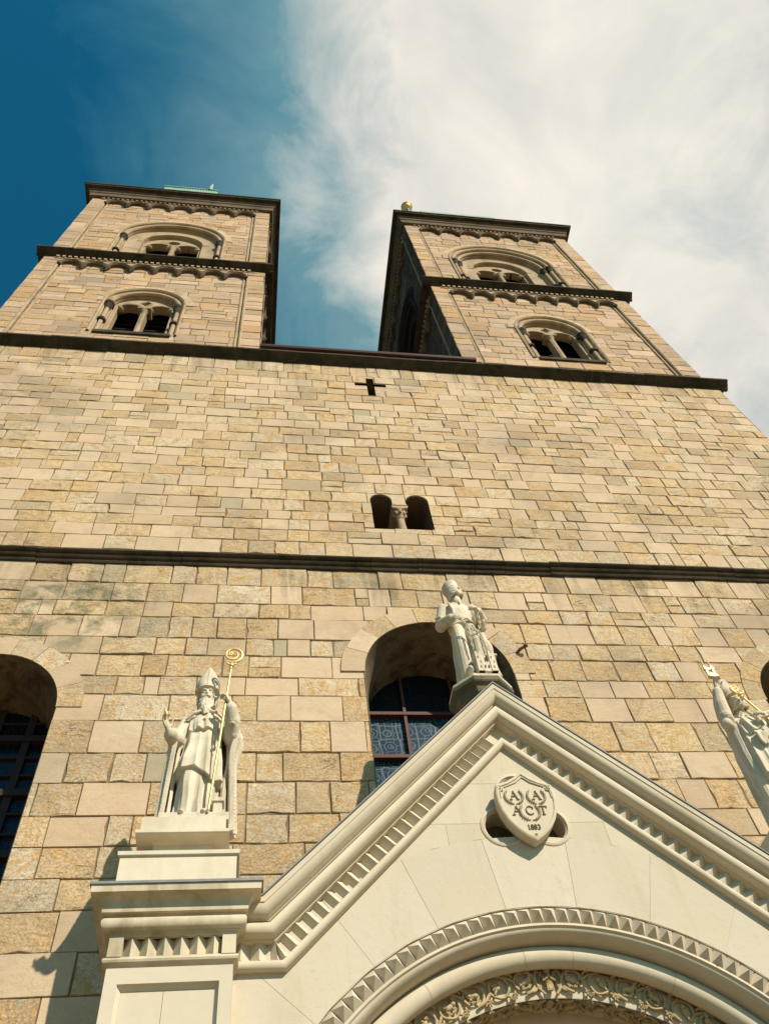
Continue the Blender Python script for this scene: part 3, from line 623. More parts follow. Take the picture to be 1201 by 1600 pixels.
# ------------------------------------------------------------------ towers
TH = 3.10; TY = 0.05
ZB, ZS0, ZS1, ZE0, ZE1 = 19.6, 26.00, 26.28, 33.00, 33.70
def tower_frames(cx):
    cy = TY+TH
    return [lambda u, v, w: (cx+u, TY-w, v), lambda u, v, w: (cx+TH+w, cy+u, v), lambda u, v, w: (cx-u, TY+2*TH+w, v), lambda u, v, w: (cx-TH-w, cy-u, v)]
def belfry_window(F, cx, sill, spring, Ro, Ri, di, three, parent, soot_shade, upper, seed):
    """recessed round arch with shafts in its steps and a two-light tracery"""
    G = F; F = lambda u, v, w: G(u, v, w-0.07)
    m = MB(); m.usecol = True
    voussoirs(m, F, cx, spring, Ro, Ro+0.20, 13, seed, w=0.015, mix=(0.45, 0.4), rv=0.005)
    m.cur = 1; m.col = (0.4, 0.3, 0.2, 0.1)
    prof = [(Ro+0.02, 0.03), (Ro-0.02, 0.05), (Ro-0.06, 0.02), (Ro-0.06, -0.02), (Ro-0.09, -0.03), (Ro-0.09, -0.11), (Ro-0.25, -0.11), (Ro-0.25, -0.18)]
    if three: prof += [(Ro-0.42, -0.18), (Ro-0.42, -0.26)]
    wt_ = prof[-1][1]-0.015 if upper else min(prof[-1][1]-0.01, di); prof += [(prof[-1][0]-0.03, wt_), (Ri-0.02, wt_)]
    prof += [(Ri-0.02, di)]
    arch_sweep(m, F, prof, cx, spring, sill, 26)
    rolls = [(Ro-0.165, -0.065, 0.07)]+([(Ro-0.335, -0.14, 0.065)] if three else [])
    for r_, w_, q in rolls:
        arch_sweep(m, F, bead(r_, w_, q, 10), cx, spring, None, 26, closed=True)
        for s_ in (-1, 1):
            a = lambda z: F(cx+s_*r_, z, w_)
            m.tube([a(sill), a(sill+0.12), a(sill+0.14), a(spring-0.5), a(spring-0.45)], [q*1.35, q*1.35, q*0.85, q*0.82, q*0.9], 10)
    # tracery plate
    m.cur = 1
    outer = arch_poly(cx, sill, spring, Ri, 20)
    if not upper:
        lw = Ri*0.415; lx = Ri*0.50; lsp = spring-0.02
        hs = [arch_poly(cx-lx, sill-0.1, lsp, lw, 12), arch_poly(cx+lx, sill-0.1, lsp, lw, 12), [(cx-0.12, lsp+0.60*Ri), (cx, lsp+0.42*Ri), (cx+0.12, lsp+0.60*Ri), (cx, lsp+0.80*Ri)]]
    else:
        lw = Ri*0.40; lx = Ri*0.47; lsp = spring-0.12
        hs = [arch_poly(cx-lx, sill-0.1, lsp, lw, 12), arch_poly(cx+lx, sill-0.1, lsp, lw, 12), circle_poly(cx, lsp+0.62*Ri, 0.17*Ri*1.2, 8, PI/8)]
    for q in subtract_all(outer, hs)[0]: m.prism(F, q, di-0.20, di+0.02)
    for h in hs:                                   # chamfered rims and cusps
        pass
    if not upper:
        zc_ = lsp-0.05
        m.tube([F(cx, sill, di-0.02), F(cx, sill+0.14, di-0.02), F(cx, sill+0.16, di-0.02), F(cx, zc_-0.16, di-0.02), F(cx, zc_, di-0.02)], [0.12, 0.11, 0.07, 0.062, 0.13], 12)
        m.fbox(F, cx-0.17, cx+0.17, zc_, zc_+0.07, di-0.22, di+0.10)
        for sx in (-1, 1):
            for k in (-1, 1): m.sphere(F(cx+sx*lx+k*lw*0.86, lsp+0.10, di-0.05), (0.10, 0.12, 0.07))
            arch_sweep(m, F, bead(lw+0.015, di+0.02, 0.028, 8), cx+sx*lx, lsp, None, 12, closed=True)
            m.tube([F(cx+sx*(lx+lw+0.01), sill, di+0.02), F(cx+sx*(lx+lw+0.01), lsp, di+0.02)], 0.03, 8)
        m.tube([F(cx+0.14*math.cos(PI/2*q), lsp+0.61*Ri+0.17*math.sin(PI/2*q), di+0.02) for q in range(5)], 0.022, 6)
    else:
        m.tube([F(cx, sill, di-0.02), F(cx, lsp-0.1, di-0.02), F(cx, lsp+0.1, di-0.02)], [0.09, 0.08, 0.14], 12)
        for sx in (-1, 1):
            arch_sweep(m, F, bead(lw+0.015, di+0.02, 0.028, 8), cx+sx*lx, lsp, None, 12, closed=True)
            for k in (-1, 1): m.sphere(F(cx+sx*lx+k*lw*0.80, lsp+0.12, di-0.05), (0.10, 0.10, 0.08))
        arch_sweep(m, F, [(Ri-0.01, wt_+0.015), (Ri+0.15, wt_+0.015), (Ri+0.15, wt_-0.01), (Ri-0.01, wt_-0.01)], cx, spring, None, 20, closed=True)
    # dark boards inside
    m.cur = 2; m.prism(F, arch_poly(cx, sill-0.2, spring, Ri+0.12, 16), di-0.66, di-0.60)
    k = 0
    while sill+0.3*k < spring+Ri*0.6:
        z = sill+0.3*k; m.prism(lambda a, b_, w_: F(w_, b_, a), [(di-0.59, z+0.16), (di-0.42, z), (di-0.41, z+0.03), (di-0.58, z+0.19)], cx-Ri, cx+Ri); k += 1
    # caps, shaft rings, sill: blackened
    m.cur = 3
    for r_, w_, q in rolls:
        for s_ in (-1, 1):
            a = lambda z: F(cx+s_*r_, z, w_)
            m.tube([a(spring-0.45), a(spring-0.36), a(spring-0.18), a(spring-0.17), a(spring-0.06)], [q*0.95, q*1.25, q*1.75, q*2.0, q*2.0], 8)
            zr = sill+0.42*(spring-sill)
            m.tube([a(zr-0.07), a(zr-0.04), a(zr+0.05), a(zr+0.08)], [q*0.9, q*1.6, q*1.6, q*0.9], 10)
    if not upper: m.fbox(F, cx-Ro*0.86, cx+Ro*0.86, sill-0.10, sill+0.03, -0.5, 0.05)
    if soot_shade: m.usecol = False
    return m.build('belfry_window', [M_SOOT_SHADE, M_SOOT_SHADE, M_DARKIN, M_DARKTRIM] if soot_shade else [M_TOWER, M_ORDER, M_DARKIN, M_DARKTRIM], parent, smooth=True)

def tower(cx, specs, soot_shade_face, seed, label):
    Fs = tower_frames(cx); rng = random.Random(seed)
    walls = MB(); walls.usecol = True
    LW = 0.50                                        # width of the corner strips
    for k, F in enumerate(Fs):
        soot_shade = (k == soot_shade_face)
        cf = soot_shade_color if soot_shade else tower_color
        walls.cur = 2 if soot_shade else 0
        for (z0, z1, wi, s2) in ((ZB, ZS0+0.1, 'lo', 1), (ZS1-0.1, ZE0+0.1, 'up', 2)):
            sp = specs[wi]
            hl = [arch_poly(sp['cx']-cx, sp['sill'], sp['spring'], sp['Ro']-0.03, 18)]
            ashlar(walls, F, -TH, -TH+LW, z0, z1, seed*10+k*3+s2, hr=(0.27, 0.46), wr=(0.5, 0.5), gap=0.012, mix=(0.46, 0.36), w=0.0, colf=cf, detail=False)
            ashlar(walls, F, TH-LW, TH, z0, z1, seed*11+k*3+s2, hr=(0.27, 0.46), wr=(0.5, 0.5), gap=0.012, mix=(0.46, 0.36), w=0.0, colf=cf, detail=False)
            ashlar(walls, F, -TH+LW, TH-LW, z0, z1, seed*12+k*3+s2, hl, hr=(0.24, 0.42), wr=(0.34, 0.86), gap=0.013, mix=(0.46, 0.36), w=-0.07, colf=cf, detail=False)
    walls.cur = 1; walls.col = (0.05, 0.04, 0.03, 0.1)
    x0, x1, y0, y1 = cx-TH, cx+TH, TY, TY+2*TH
    walls.box(x0+0.1, x1-0.1, y0+0.1, y1-0.1, ZE1-0.1, ZE1)
    walls.cur = 3; walls.box(x0+1.0, x1-1.0, y0+1.0, y1-1.0, ZB, ZE1-0.2)
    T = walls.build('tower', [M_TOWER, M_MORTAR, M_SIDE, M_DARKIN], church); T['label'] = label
    for k, F in enumerate(Fs):
        if k == 2: continue
        if k == 1 and cx > 3: pass
        for wi in ('lo', 'up'):
            s_ = specs[wi]; belfry_window(F, s_['cx']-cx, s_['sill'], s_['spring'], s_['Ro'], s_['Ri'], s_['di'], s_['three'], T, k == soot_shade_face, wi == 'up', seed+k)
    # arched corbel friezes with edge rolls, one per storey
    for wi, (zt, zb) in (('lo', (ZS0, ZB)), ('up', (ZE0, ZS1))):
        fr = MB(); na = specs[wi]['arcs']; u0, u1 = -TH+LW, TH-LW; p = (u1-u0)/na; zc_ = zt-0.62; ra = p*0.40
        for k, F in enumerate(Fs):
            if k == 2: continue
            for i in range(na):
                c = u0+p*(i+0.5)
                cell = [(c-p/2, zc_), (c+p/2, zc_), (c+p/2, zt-0.14), (c-p/2, zt-0.14)]
                half = [(c+ra*math.cos(PI*q/10), zc_-0.01+ra*math.sin(PI*q/10)) for q in range(11)]
                fr.cur = 0
                for z in subtract_all(cell, [half])[0]: fr.prism(F, z, -0.09, 0.0)
                fr.cur = 1
                arch_sweep(fr, F, [(ra-0.02, -0.09), (ra-0.02, 0.03), (ra+0.03, 0.07), (ra+0.085, 0.05), (ra+0.085, -0.09)], c, zc_, None, 10, closed=True)
                if i < na-1:
                    fr.tube([F(c+p/2, zc_-0.16, -0.03), F(c+p/2, zc_-0.06, -0.01), F(c+p/2, zc_+0.02, 0.0)], [0.03, 0.085, 0.11], 8)
            fr.cur = 0
            nd = 34; pd = (u1-u0+0.3)/nd
            fr.fbox(F, u0-0.2, u1+0.2, zt-0.14, zt-0.09, -0.08, 0.02)
            for i in range(nd): fr.fbox(F, u0-0.15+pd*i, u0-0.15+pd*(i+0.52), zt-0.09, zt+0.01, -0.06, 0.055)
            fr.cur = 1
            for s_ in (-1, 1):                    # edge rolls
                x = s_*(TH-LW+0.02)
                fr.cur = 0; fr.tube([F(x, zb, -0.03), F(x, zc_, -0.03)], 0.045, 8); fr.tube([F(x-s_*0.11, zb, -0.06), F(x-s_*0.11, zc_, -0.06)], 0.035, 8); fr.cur = 1
        fr.build('corbel_frieze', [M_ORDER, M_MIDTRIM], T)
    sc = MB(); ring_sweep(sc, [(0.0, ZS0-0.02), (0.05, ZS0), (0.06, ZS0+0.05), (0.12, ZS0+0.08), (0.18, ZS0+0.13), (0.22, ZS0+0.15), (0.22, ZS0+0.21), (0.19, ZS0+0.24), (-0.05, ZS0+0.34)], x0, x1, y0, y1)
    segmented(sc, Fs[0], [(0.0, ZS0-0.02), (0.05, ZS0), (0.06, ZS0+0.05), (0.12, ZS0+0.08), (0.18, ZS0+0.13), (0.225, ZS0+0.15), (0.225, ZS0+0.215), (0.19, ZS0+0.245), (0.0, ZS0+0.33)], -TH-0.215, TH+0.215, 7, seed+50)
    sc.build('string_course', M_DARKTRIM, T)
    ev = MB(); ring_sweep(ev, [(0.0, ZE0), (0.10, ZE0), (0.12, ZE0+0.22), (0.16, ZE0+0.27), (0.17, ZE0+0.42), (0.22, ZE0+0.47)], x0, x1, y0, y1); 
    ev.cur = 1; ring_sweep(ev, [(0.22, ZE0+0.47), (0.34, ZE0+0.50), (0.34, ZE0+0.58), (0.37, ZE0+0.60), (0.37, ZE0+0.68), (-0.1, ZE0+0.75)], x0, x1, y0, y1)
    ev.cur = 0; segmented(ev, Fs[0], [(0.0, ZE0-0.005), (0.103, ZE0-0.005), (0.123, ZE0+0.22), (0.163, ZE0+0.268), (0.173, ZE0+0.42), (0.0, ZE0+0.43)], -TH-0.1, TH+0.1, 8, seed+60, 0.003)
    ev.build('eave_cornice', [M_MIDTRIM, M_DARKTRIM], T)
    rf = MB(); p0 = 0.30; zr = ZE0+0.70; ap = (cx, TY+TH, ZE0+2.6)
    c = [(x0-p0, y0-p0, zr), (x1+p0, y0-p0, zr), (x1+p0, y1+p0, zr), (x0-p0, y1+p0, zr)]
    for i in range(4): rf.face([c[i], c[(i+1) % 4], ap])
    rf.build('roof', M_COPPER, T)
    return T
# floors of the belfries are dark; roofs close them above
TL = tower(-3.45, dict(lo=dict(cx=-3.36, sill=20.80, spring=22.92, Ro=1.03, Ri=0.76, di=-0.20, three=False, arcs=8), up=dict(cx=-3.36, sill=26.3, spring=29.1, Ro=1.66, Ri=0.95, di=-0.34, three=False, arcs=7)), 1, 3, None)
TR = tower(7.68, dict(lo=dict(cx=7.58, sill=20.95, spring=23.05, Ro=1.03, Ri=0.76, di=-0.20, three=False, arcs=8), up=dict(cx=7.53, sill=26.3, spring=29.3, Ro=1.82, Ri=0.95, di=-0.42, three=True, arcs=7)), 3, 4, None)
# copper dormer and spike at the edge of the left roof, gilded ball on a pole on the right
dm = MB(); dm.box(-4.30, -2.35, -0.10, 0.35, 33.7, 34.98); dm.box(-4.34, -2.31, -0.14, 0.39, 34.98, 35.04)
for k in range(12): dm.box(-3.55+k*0.10, -3.52+k*0.10, -0.12, -0.10, 33.8, 34.96)
dm.build('copper_dormer', M_COPPER, TL)
sp_ = MB(); sp_.tube([(-2.66, -0.08, 35.0), (-2.66, -0.08, 35.15), (-2.64, -0.08, 35.7), (-2.62, -0.08, 36.25)], [0.10, 0.06, 0.06, 0.01], 8); sp_.build('roof_spike', M_COPPER, TL, smooth=True)
ba = MB(); ba.sphere((4.98, -0.02, 35.55), 0.20, None, 20, 14); ba.tube([(4.98, -0.02, 35.55-0.03), (4.98, -0.02, 35.55+0.03)], 0.225, 20)
ball = ba.build('gilded_ball', M_GOLD, TR, smooth=True)
po = MB(); po.tube([(5.05, 0.12, 33.6), (4.99, 0.0, 35.3)], 0.055, 10); po.tube([(5.35, 0.15, 33.7), (5.03, 0.05, 34.6)], 0.015, 6); po.build('ball_pole', M_POLE, TR, smooth=True)
fl = MB(); fl.box(5.3, 8.2, -0.26, 0.0, 33.70, 34.12); fl.prism(lambda u, v, w: (u, -0.1-w, v), [(5.65, 34.1), (5.85, 34.1), (5.75, 34.36)], -0.05, 0.05); fl.build('copper_flashing', M_COPPER, TR)

# ------------------------------------------------------------------ portal
AX, AZ, AR = 2.277, 2.824, 2.425          # centre and outer radius of the arch
WT = 1.53                                # plane of the gable field
GA, GZ, GX0 = 6.86, 4.80, 0.26           # inner apex, kneeler height, kneeler corner
PX0, PX1 = -0.975, -0.12                 # left pier
def mirx(x): return 2*X0-x
# gable field of large limestone blocks, arch ring of long voussoirs
gp = MB(); gp.usecol = True
def ptone(rng):
    s_ = rng.uniform(0.94, 1.03); w_ = rng.uniform(-0.02, 0.02); return (0.53*s_, (0.47+w_*0.3)*s_, (0.358+w_)*s_, rng.random())
gp.col = ptone(random.Random(1))
tri = [(PX1-0.02, 0.0), (mirx(PX1)+0.02, 0.0), (mirx(PX1)+0.02, GZ+0.05), (mirx(GX0)+0.02, GZ+0.05), (X0, GA+0.04), (GX0-0.02, GZ+0.05), (PX1-0.02, GZ+0.05)]
convex1 = [(PX1-0.02, 0.0), (mirx(PX1)+0.02, 0.0), (mirx(PX1)+0.02, GZ+0.06), (PX1-0.02, GZ+0.06)]
convex2 = [(GX0-0.05, GZ+0.06), (mirx(GX0)+0.05, GZ+0.06), (X0, GA+0.06)]
R2 = 3.06
ringhole = circle_poly(AX, AZ, R2+0.004, 48); ringlow = [(AX-R2-0.004, -0.1), (AX+R2+0.004, -0.1), (AX+R2+0.004, AZ), (AX-R2-0.004, AZ)]
TRC, TRR = (2.33, 6.105), 0.165
trefoil = [circle_poly(2.33, 6.345, TRR, 24), circle_poly(2.125, 5.985, TRR, 24), circle_poly(2.535, 5.985, TRR, 24)]
rng = random.Random(5)
jz = [0.0, 0.7, 1.4, 2.1, 2.8, 3.45, 4.1, GZ+0.06]
for k in range(len(jz)-1):
    x = PX1-0.02
    while x < mirx(PX1):
        wd = rng.uniform(0.9, 1.5); x2 = min(x+wd, mirx(PX1)+0.02); g = 0.0015
        gp.col = ptone(rng)
        q = [(x+g, jz[k]+g), (x2-g, jz[k]+g), (x2-g, jz[k+1]-g), (x+g, jz[k+1]-g)]
        for z in subtract_all(q, [ringhole, ringlow]+trefoil)[0]:
            if area(z) > 1e-5: gp.prism(F0, z, WT-0.15, WT)
        x = x2
jz = [GZ+0.06, 5.46, 6.02, 6.44, GA+0.06]
for k in range(len(jz)-1):
    bounds = [[-1, 1.3, 3.4, 6], [-1, 1.62, 3.05, 6], [-1, 6], [-1, 6]][k]
    for i in range(len(bounds)-1):
        g = 0.0015
        gp.col = ptone(rng)
        q = [(bounds[i]+g, jz[k]+g), (bounds[i+1]-g, jz[k]+g), (bounds[i+1]-g, jz[k+1]-g), (bounds[i]+g, jz[k+1]-g)]
        for a, b_ in ((convex2[1], convex2[2]), (convex2[2], convex2[0])): q = halfclip(q, a[0], a[1], b_[0], b_[1], True) if q else q
        if not q: continue
        for z in subtract_all(q, [ringhole]+trefoil)[0]:
            if area(z) > 1e-5: gp.prism(F0, z, WT-0.15, WT)
nv = 13
for i in range(nv):
    a0, a1 = PI*i/nv, PI*(i+1)/nv; ga = 0.0006; k = 8; gp.col = ptone(rng)
    an = [a0+ga+(a1-a0-2*ga)*q/k for q in range(k+1)]
    gp.prism(F0, [(AX+AR*math.cos(a), AZ+AR*math.sin(a)) for a in an]+[(AX+R2*math.cos(a), AZ+R2*math.sin(a)) for a in an[::-1]], WT-0.15, WT+rng.uniform(0, 0.0015))
for s_ in (0, 1):
    z = 0.0
    while z < AZ-0.01:
        z2 = min(z+0.70, AZ); xa, xb = (AX-R2, AX-AR) if s_ == 0 else (AX+AR, AX+R2)
        gp.fbox(F0, xa, xb, z+0.0015, z2-0.0015, WT-0.15, WT+rng.uniform(0, 0.0015)); z = z2
# back of the joints and the body running back to the church wall
gp.cur = 1
bk = [circle_poly(AX, AZ, AR, 40), [(AX-AR, -0.1), (AX+AR, -0.1), (AX+AR, AZ), (AX-AR, AZ)]]+[circle_poly(2.33, 6.345, TRR+.004, 24), circle_poly(2.125, 5.985, TRR+.004, 24), circle_poly(2.535, 5.985, TRR+.004, 24)]
for q in (convex1, convex2):
    for z in subtract_all(q, bk)[0]: gp.face([F0(x, y, WT-0.003) for x, y in z])
gp.cur = 0
gp.fbox(F0, PX1-0.05, PX1+0.2, 0, GZ, 0.0, WT-0.16); gp.fbox(F0, mirx(PX1)-0.2, mirx(PX1)+0.05, 0, GZ, 0.0, WT-0.16)
portal = gp.build('portal', [M_PORTALB, M_PORTALT], church)
th = MB()
for q in trefoil:
    c = (sum(p[0] for p in q)/len(q), sum(p[1] for p in q)/len(q))
    arch_sweep(th, F0, [(TRR+0.002, WT+0.004), (TRR-0.012, WT-0.012), (TRR-0.016, WT-0.20)], c[0], c[1], None, 32, a0=0, a1=2*PI)
    arch_sweep(th, F0, [(TRR+0.034, WT-0.01), (TRR+0.034, WT+0.006), (TRR+0.026, WT+0.012), (TRR+0.006, WT+0.012), (TRR, WT-0.004), (TRR, WT-0.02)], c[0], c[1], None, 32, a0=0, a1=2*PI)
    th.cur = 1; th.prism(F0, circle_poly(c[0], c[1], TRR+0.02, 20), WT-0.24, WT-0.20); th.cur = 0
th.build('trefoil_opening', [M_PORTALT, M_MOSSY], portal, smooth=True)

# raking cornice (kneelers, slopes, apex) swept with mitred corners
path = [(PX1-0.02, GZ), (GX0, GZ), (X0, GZ+(X0-GX0)), (mirx(GX0), GZ), (mirx(PX1)+0.02, GZ)]
def miters(path):
    out = []
    for i, p in enumerate(path):
        ns = []
        for a, b_ in ((i-1, i), (i, i+1)):
            if a < 0 or b_ >= len(path): continue
            dx, dy = path[b_][0]-path[a][0], path[b_][1]-path[a][1]; l = math.hypot(dx, dy); ns.append((-dy/l, dx/l))
        if len(ns) == 1: out.append(ns[0]); continue
        mx, my = ns[0][0]+ns[1][0], ns[0][1]+ns[1][1]; l = math.hypot(mx, my); mx, my = mx/l, my/l
        k = 1/(mx*ns[0][0]+my*ns[0][1]); out.append((mx*k, my*k))
    return out
mit = miters(path)
def path_sweep(mb, prof, closed=False):
    mb.grid([[F0(p[0]+m_[0]*d, p[1]+m_[1]*d, w_) for d, w_ in prof] for p, m_ in zip(path, mit)], closed_u=closed)
cor = MB()
prof = [(0.0, WT-0.01), (0.0, WT+0.025)]+[(0.036-0.036*math.cos(a), WT+0.032+0.034*math.sin(a)) for a in [PI*i/8 for i in range(9)]]+[(0.076, WT+0.015), (0.076, WT-0.02), (0.205, WT-0.02), (0.205, WT+0.052), (0.220, WT+0.058), (0.220, WT+0.080)]
prof += [(0.271-0.049*math.cos(a), WT+0.095+0.046*math.sin(a)) for a in [PI*i/10 for i in range(11)]]
prof += [(0.324, WT+0.085), (0.324, WT+0.115), (0.334, WT+0.122)]
prof += [(0.334+0.082*(1-math.cos(a)), WT+0.122+0.082*math.sin(a)) for a in [PI/2*i/8 for i in range(1, 9)]]
prof += [(0.420, WT+0.212), (0.457, WT+0.215), (0.459, WT+0.203), (0.465, WT+0.203)]
path_sweep(cor, prof)
cor.cur = 1; path_sweep(cor, [(0.463, WT+0.203), (0.465, WT+0.224), (0.475, WT+0.227), (0.479, WT+0.21), (0.50, 0.0)])
cor.build('gable_cornice', [M_PORTALT, M_LEAD], portal, smooth=True)
# toothed frieze inside the cornice
d0, d1, th_ = 0.077, 0.2045, 0.062
def teeth_along(a, b_, ma, mb_):
    L = math.hypot(b_[0]-a[0], b_[1]-a[1]); n = max(1, round(L/0.117))
    for i in range(n):
        def pt(t, d, w_):
            # stay square to the slope; the ends follow the mitre
            ux, uy = (b_[0]-a[0])/L, (b_[1]-a[1])/L; nx, ny = -uy, ux
            sa = (ma[0]*ux+ma[1]*uy)*d; sb = (mb_[0]*ux+mb_[1]*uy)*d; s_ = min(max(t*L, sa), L+sb)
            return F0(a[0]+ux*s_+nx*d, a[1]+uy*s_+ny*d, w_)
        t0, t1, tm = i/n, (i+1)/n, (i+0.5)/n
        for (ta, wa, tb, wb) in ((t0, WT-0.018, tm, WT-0.018+th_), (tm, WT-0.018+th_, t1, WT-0.018)):
            tf.face([pt(ta, d0, wa), pt(tb, d0, wb), pt(tb, d1, wb), pt(ta, d1, wa)])
        tf.face([pt(t0, d0, WT-0.018), pt(t1, d0, WT-0.018), pt(tm, d0, WT-0.018+th_)]); tf.face([pt(t0, d1, WT-0.018), pt(tm, d1, WT-0.018+th_), pt(t1, d1, WT-0.018)])
for k in (0, 2):
    tf = MB()
    for i in (k, k+1): teeth_along(path[i], path[i+1], mit[i], mit[i+1])
    tf.build('sawtooth_frieze', M_PORTAL, portal)
# roof slabs of the gable back to the wall
rf = MB(); p = [(q[0]+m_[0]*0.45, q[1]+m_[1]*0.45) for q, m_ in zip(path, mit)]
for i in range(1, 3): rf.prism(F0, [p[i], p[i+1], (p[i+1][0]+mit[i+1][0]*0.03, p[i+1][1]+mit[i+1][1]*0.03), (p[i][0]+mit[i][0]*0.03, p[i][1]+mit[i][1]*0.03)], 0.01, WT+0.02)
rf.build('portal_roof', M_LEAD, portal)

# arch orders, from outside in: nailhead ring, cove, big roll, carved order, inner roll
am = MB(); c2 = AR-0.138
prof = [(AR+0.004, WT-0.02), (AR-0.004, WT-0.016), (AR-0.004, WT-0.022), (c2, WT-0.022), (c2, WT+0.0), (c2-0.02, WT+0.004), (c2-0.028, WT-0.006)]
prof += [(c2-0.03-0.060*math.sin(a), WT-0.012-0.14*(1-math.cos(a))) for a in [PI/2*i/8 for i in range(9)]]
prof += [(c2-0.092, WT-0.24), (c2-0.03, WT-0.24)]
arch_sweep(am, F0, prof, AX, AZ, 0.0, 64)
arch_sweep(am, F0, bead(2.122, WT-0.205, 0.080, 18), AX, AZ, 0.0, 64, closed=True)
arch_sweep(am, F0, [(c2-0.02, WT-0.24), (2.10, WT-0.26), (2.08, WT-0.36), (2.06, WT-0.40), (2.06, WT-0.60)], AX, AZ, 0.0, 64)
nh = MB(); nn = 72
for i in range(nn):
    a0, a1 = PI*i/nn, PI*(i+1)/nn; am_ = (a0+a1)/2; ri, ro = c2+0.002, AR-0.006; rm = (ri+ro)/2
    q = [F0(AX+ro*math.cos(a0), AZ+ro*math.sin(a0), WT-0.02), F0(AX+ro*math.cos(a1), AZ+ro*math.sin(a1), WT-0.02), F0(AX+ri*math.cos(a1), AZ+ri*math.sin(a1), WT-0.02), F0(AX+ri*math.cos(a0), AZ+ri*math.sin(a0), WT-0.02)]
    am_ += rng.uniform(-0.002, 0.002); t = F0(AX+rm*math.cos(am_), AZ+rm*math.sin(am_), WT+0.066+rng.uniform(-0.008, 0.004))
    for k in range(4): nh.face([q[k], q[(k+1) % 4], t])
nh.build('nailhead_ring', M_PORTAL, portal)
am.cur = 1   # joints of the big roll
for a in (0.35, 0.72, 1.10, 1.475, 1.66, 2.05, 2.42, 2.80):
    am.grid([[F0(AX+(2.122+0.0812*math.cos(b_))*math.cos(a+s_), AZ+(2.122+0.0812*math.cos(b_))*math.sin(a+s_), WT-0.205+0.0812*math.sin(b_)) for b_ in [2*PI*k/18 for k in range(19)]] for s_ in (-0.0012, 0.0012)])
am.build('arch_moulding', [M_PORTALT, M_CARVE], portal, smooth=True)
# carved order: plain ring first, foliage on its front and on its underside
CR0, CR1, CW = 1.86, 2.05, WT-0.27           # arris radius, outer radius, front plane
SOF = 0.25                                   # depth of the underside
co_ = MB(); arch_sweep(co_, F0, [(CR1+0.02, CW-0.03), (CR0+0.02, CW-0.03), (CR0+0.005, CW-0.035), (CR0+0.03, CW-0.05), (CR0+0.03, CW-SOF-0.05), (CR0-0.12, CW-SOF-0.05)], AX, AZ, 0.0, 64)
ro_ = 1.70
arch_sweep(co_, F0, bead(1.66, CW-0.40, 0.10, 16), AX, AZ, 0.0, 64, closed=True)
arch_sweep(co_, F0, [(CR0-0.1, CW-SOF-0.05), (1.62, CW-0.30), (1.55, CW-0.5), (1.42, CW-0.52), (1.42, CW-0.85)], AX, AZ, 0.0, 64)
co_.cur = 1; co_.prism(F0, arch_poly(AX, 0.0, AZ, 1.45, 32), CW-0.95, CW-0.84)
co_.build('inner_order', [M_PORTALT, M_DARKIN], portal, smooth=True)
cf = MB(); rng = random.Random(21)
def map_front(a0, dirn):
    def f(s_, t, h):                           # s along the arc, t outward, h off the face
        a = a0-s_/1.91*dirn; r_ = CR0+0.02+t; return F0(AX+r_*math.cos(a), AZ+r_*math.sin(a), CW-0.03+h)
    return f
def map_soffit(a0, dirn):
    def f(s_, t, h):
        a = a0-s_/1.91*dirn; r_ = CR0+0.03-h; return F0(AX+r_*math.cos(a), AZ+r_*math.sin(a), CW-0.045-t*0.90)
    return f
def blob(f, s_, t, h, ra, rb, rc, ang=0.0, n=8):
    V = []; 
    for i in range(1, 6):
        p = -PI/2+PI*i/6
        for j in range(n):
            x, y, z = ra*math.cos(p)*math.cos(2*PI*j/n), rb*math.cos(p)*math.sin(2*PI*j/n), rc*math.sin(p)
            V.append(f(s_+x*math.cos(ang)-y*math.sin(ang), t+x*math.sin(ang)+y*math.cos(ang), h+z))
    cf.grid([V[i*n:(i+1)*n] for i in range(5)], closed_u=True, caps=True)
def stem(f, pts, r_=0.011):
    cf.tube([f(*p) for p in pts], r_, 6)
def beast(f, s_, t, sg, rear):
    blob(f, s_, t, 0.03, 0.042, 0.022, 0.022, 0.25*sg)
    blob(f, s_+sg*0.035, t+0.012, 0.034, 0.022, 0.024, 0.022)
    nk = (s_+sg*0.045, t+0.03)
    stem(f, [(s_+sg*0.035, t+0.015, 0.034), (nk[0], nk[1]+0.008, 0.036), (nk[0]+sg*0.002, nk[1]+0.028, 0.036)], 0.013)
    hx = nk[0]-sg*0.012 if rear else nk[0]+sg*0.014
    blob(f, hx, nk[1]+0.034, 0.038, 0.021, 0.011, 0.012, 0.2); blob(f, nk[0], nk[1]+0.048, 0.036, 0.006, 0.014, 0.006)
    for dx, kx in ((0.034, 0.022), (0.022, 0.004), (-0.028, -0.012), (-0.036, -0.028)):
        stem(f, [(s_+sg*dx, t-0.01, 0.03), (s_+sg*(dx+0.010), t-0.030, 0.032), (s_+sg*kx, t-0.046, 0.028), (s_+sg*(kx+0.012), t-0.050, 0.03)], 0.0065)
    stem(f, [(s_-sg*0.042, t+0.004, 0.028), (s_-sg*0.056, t+0.02, 0.03), (s_-sg*0.050, t+0.038, 0.03)], 0.006)
def cherub(f, s_, t, sg):
    blob(f, s_-sg*0.012, t+0.022, 0.036, 0.020, 0.020, 0.020); blob(f, s_-sg*0.019, t+0.018, 0.055, 0.005, 0.005, 0.005)
    blob(f, s_+sg*0.012, t-0.006, 0.032, 0.030, 0.019, 0.02, -0.7*sg); blob(f, s_+sg*0.034, t-0.026, 0.032, 0.018, 0.012, 0.014, -0.5)
    for q in ((0.03, 0.028), (0.05, -0.01), (0.048, -0.046)): stem(f, [(s_+sg*0.012, t-0.004, 0.036), (s_+sg*q[0]*0.7, t+q[1]*0.6+0.006, 0.042), (s_+sg*q[0], t+q[1], 0.036)], 0.008)
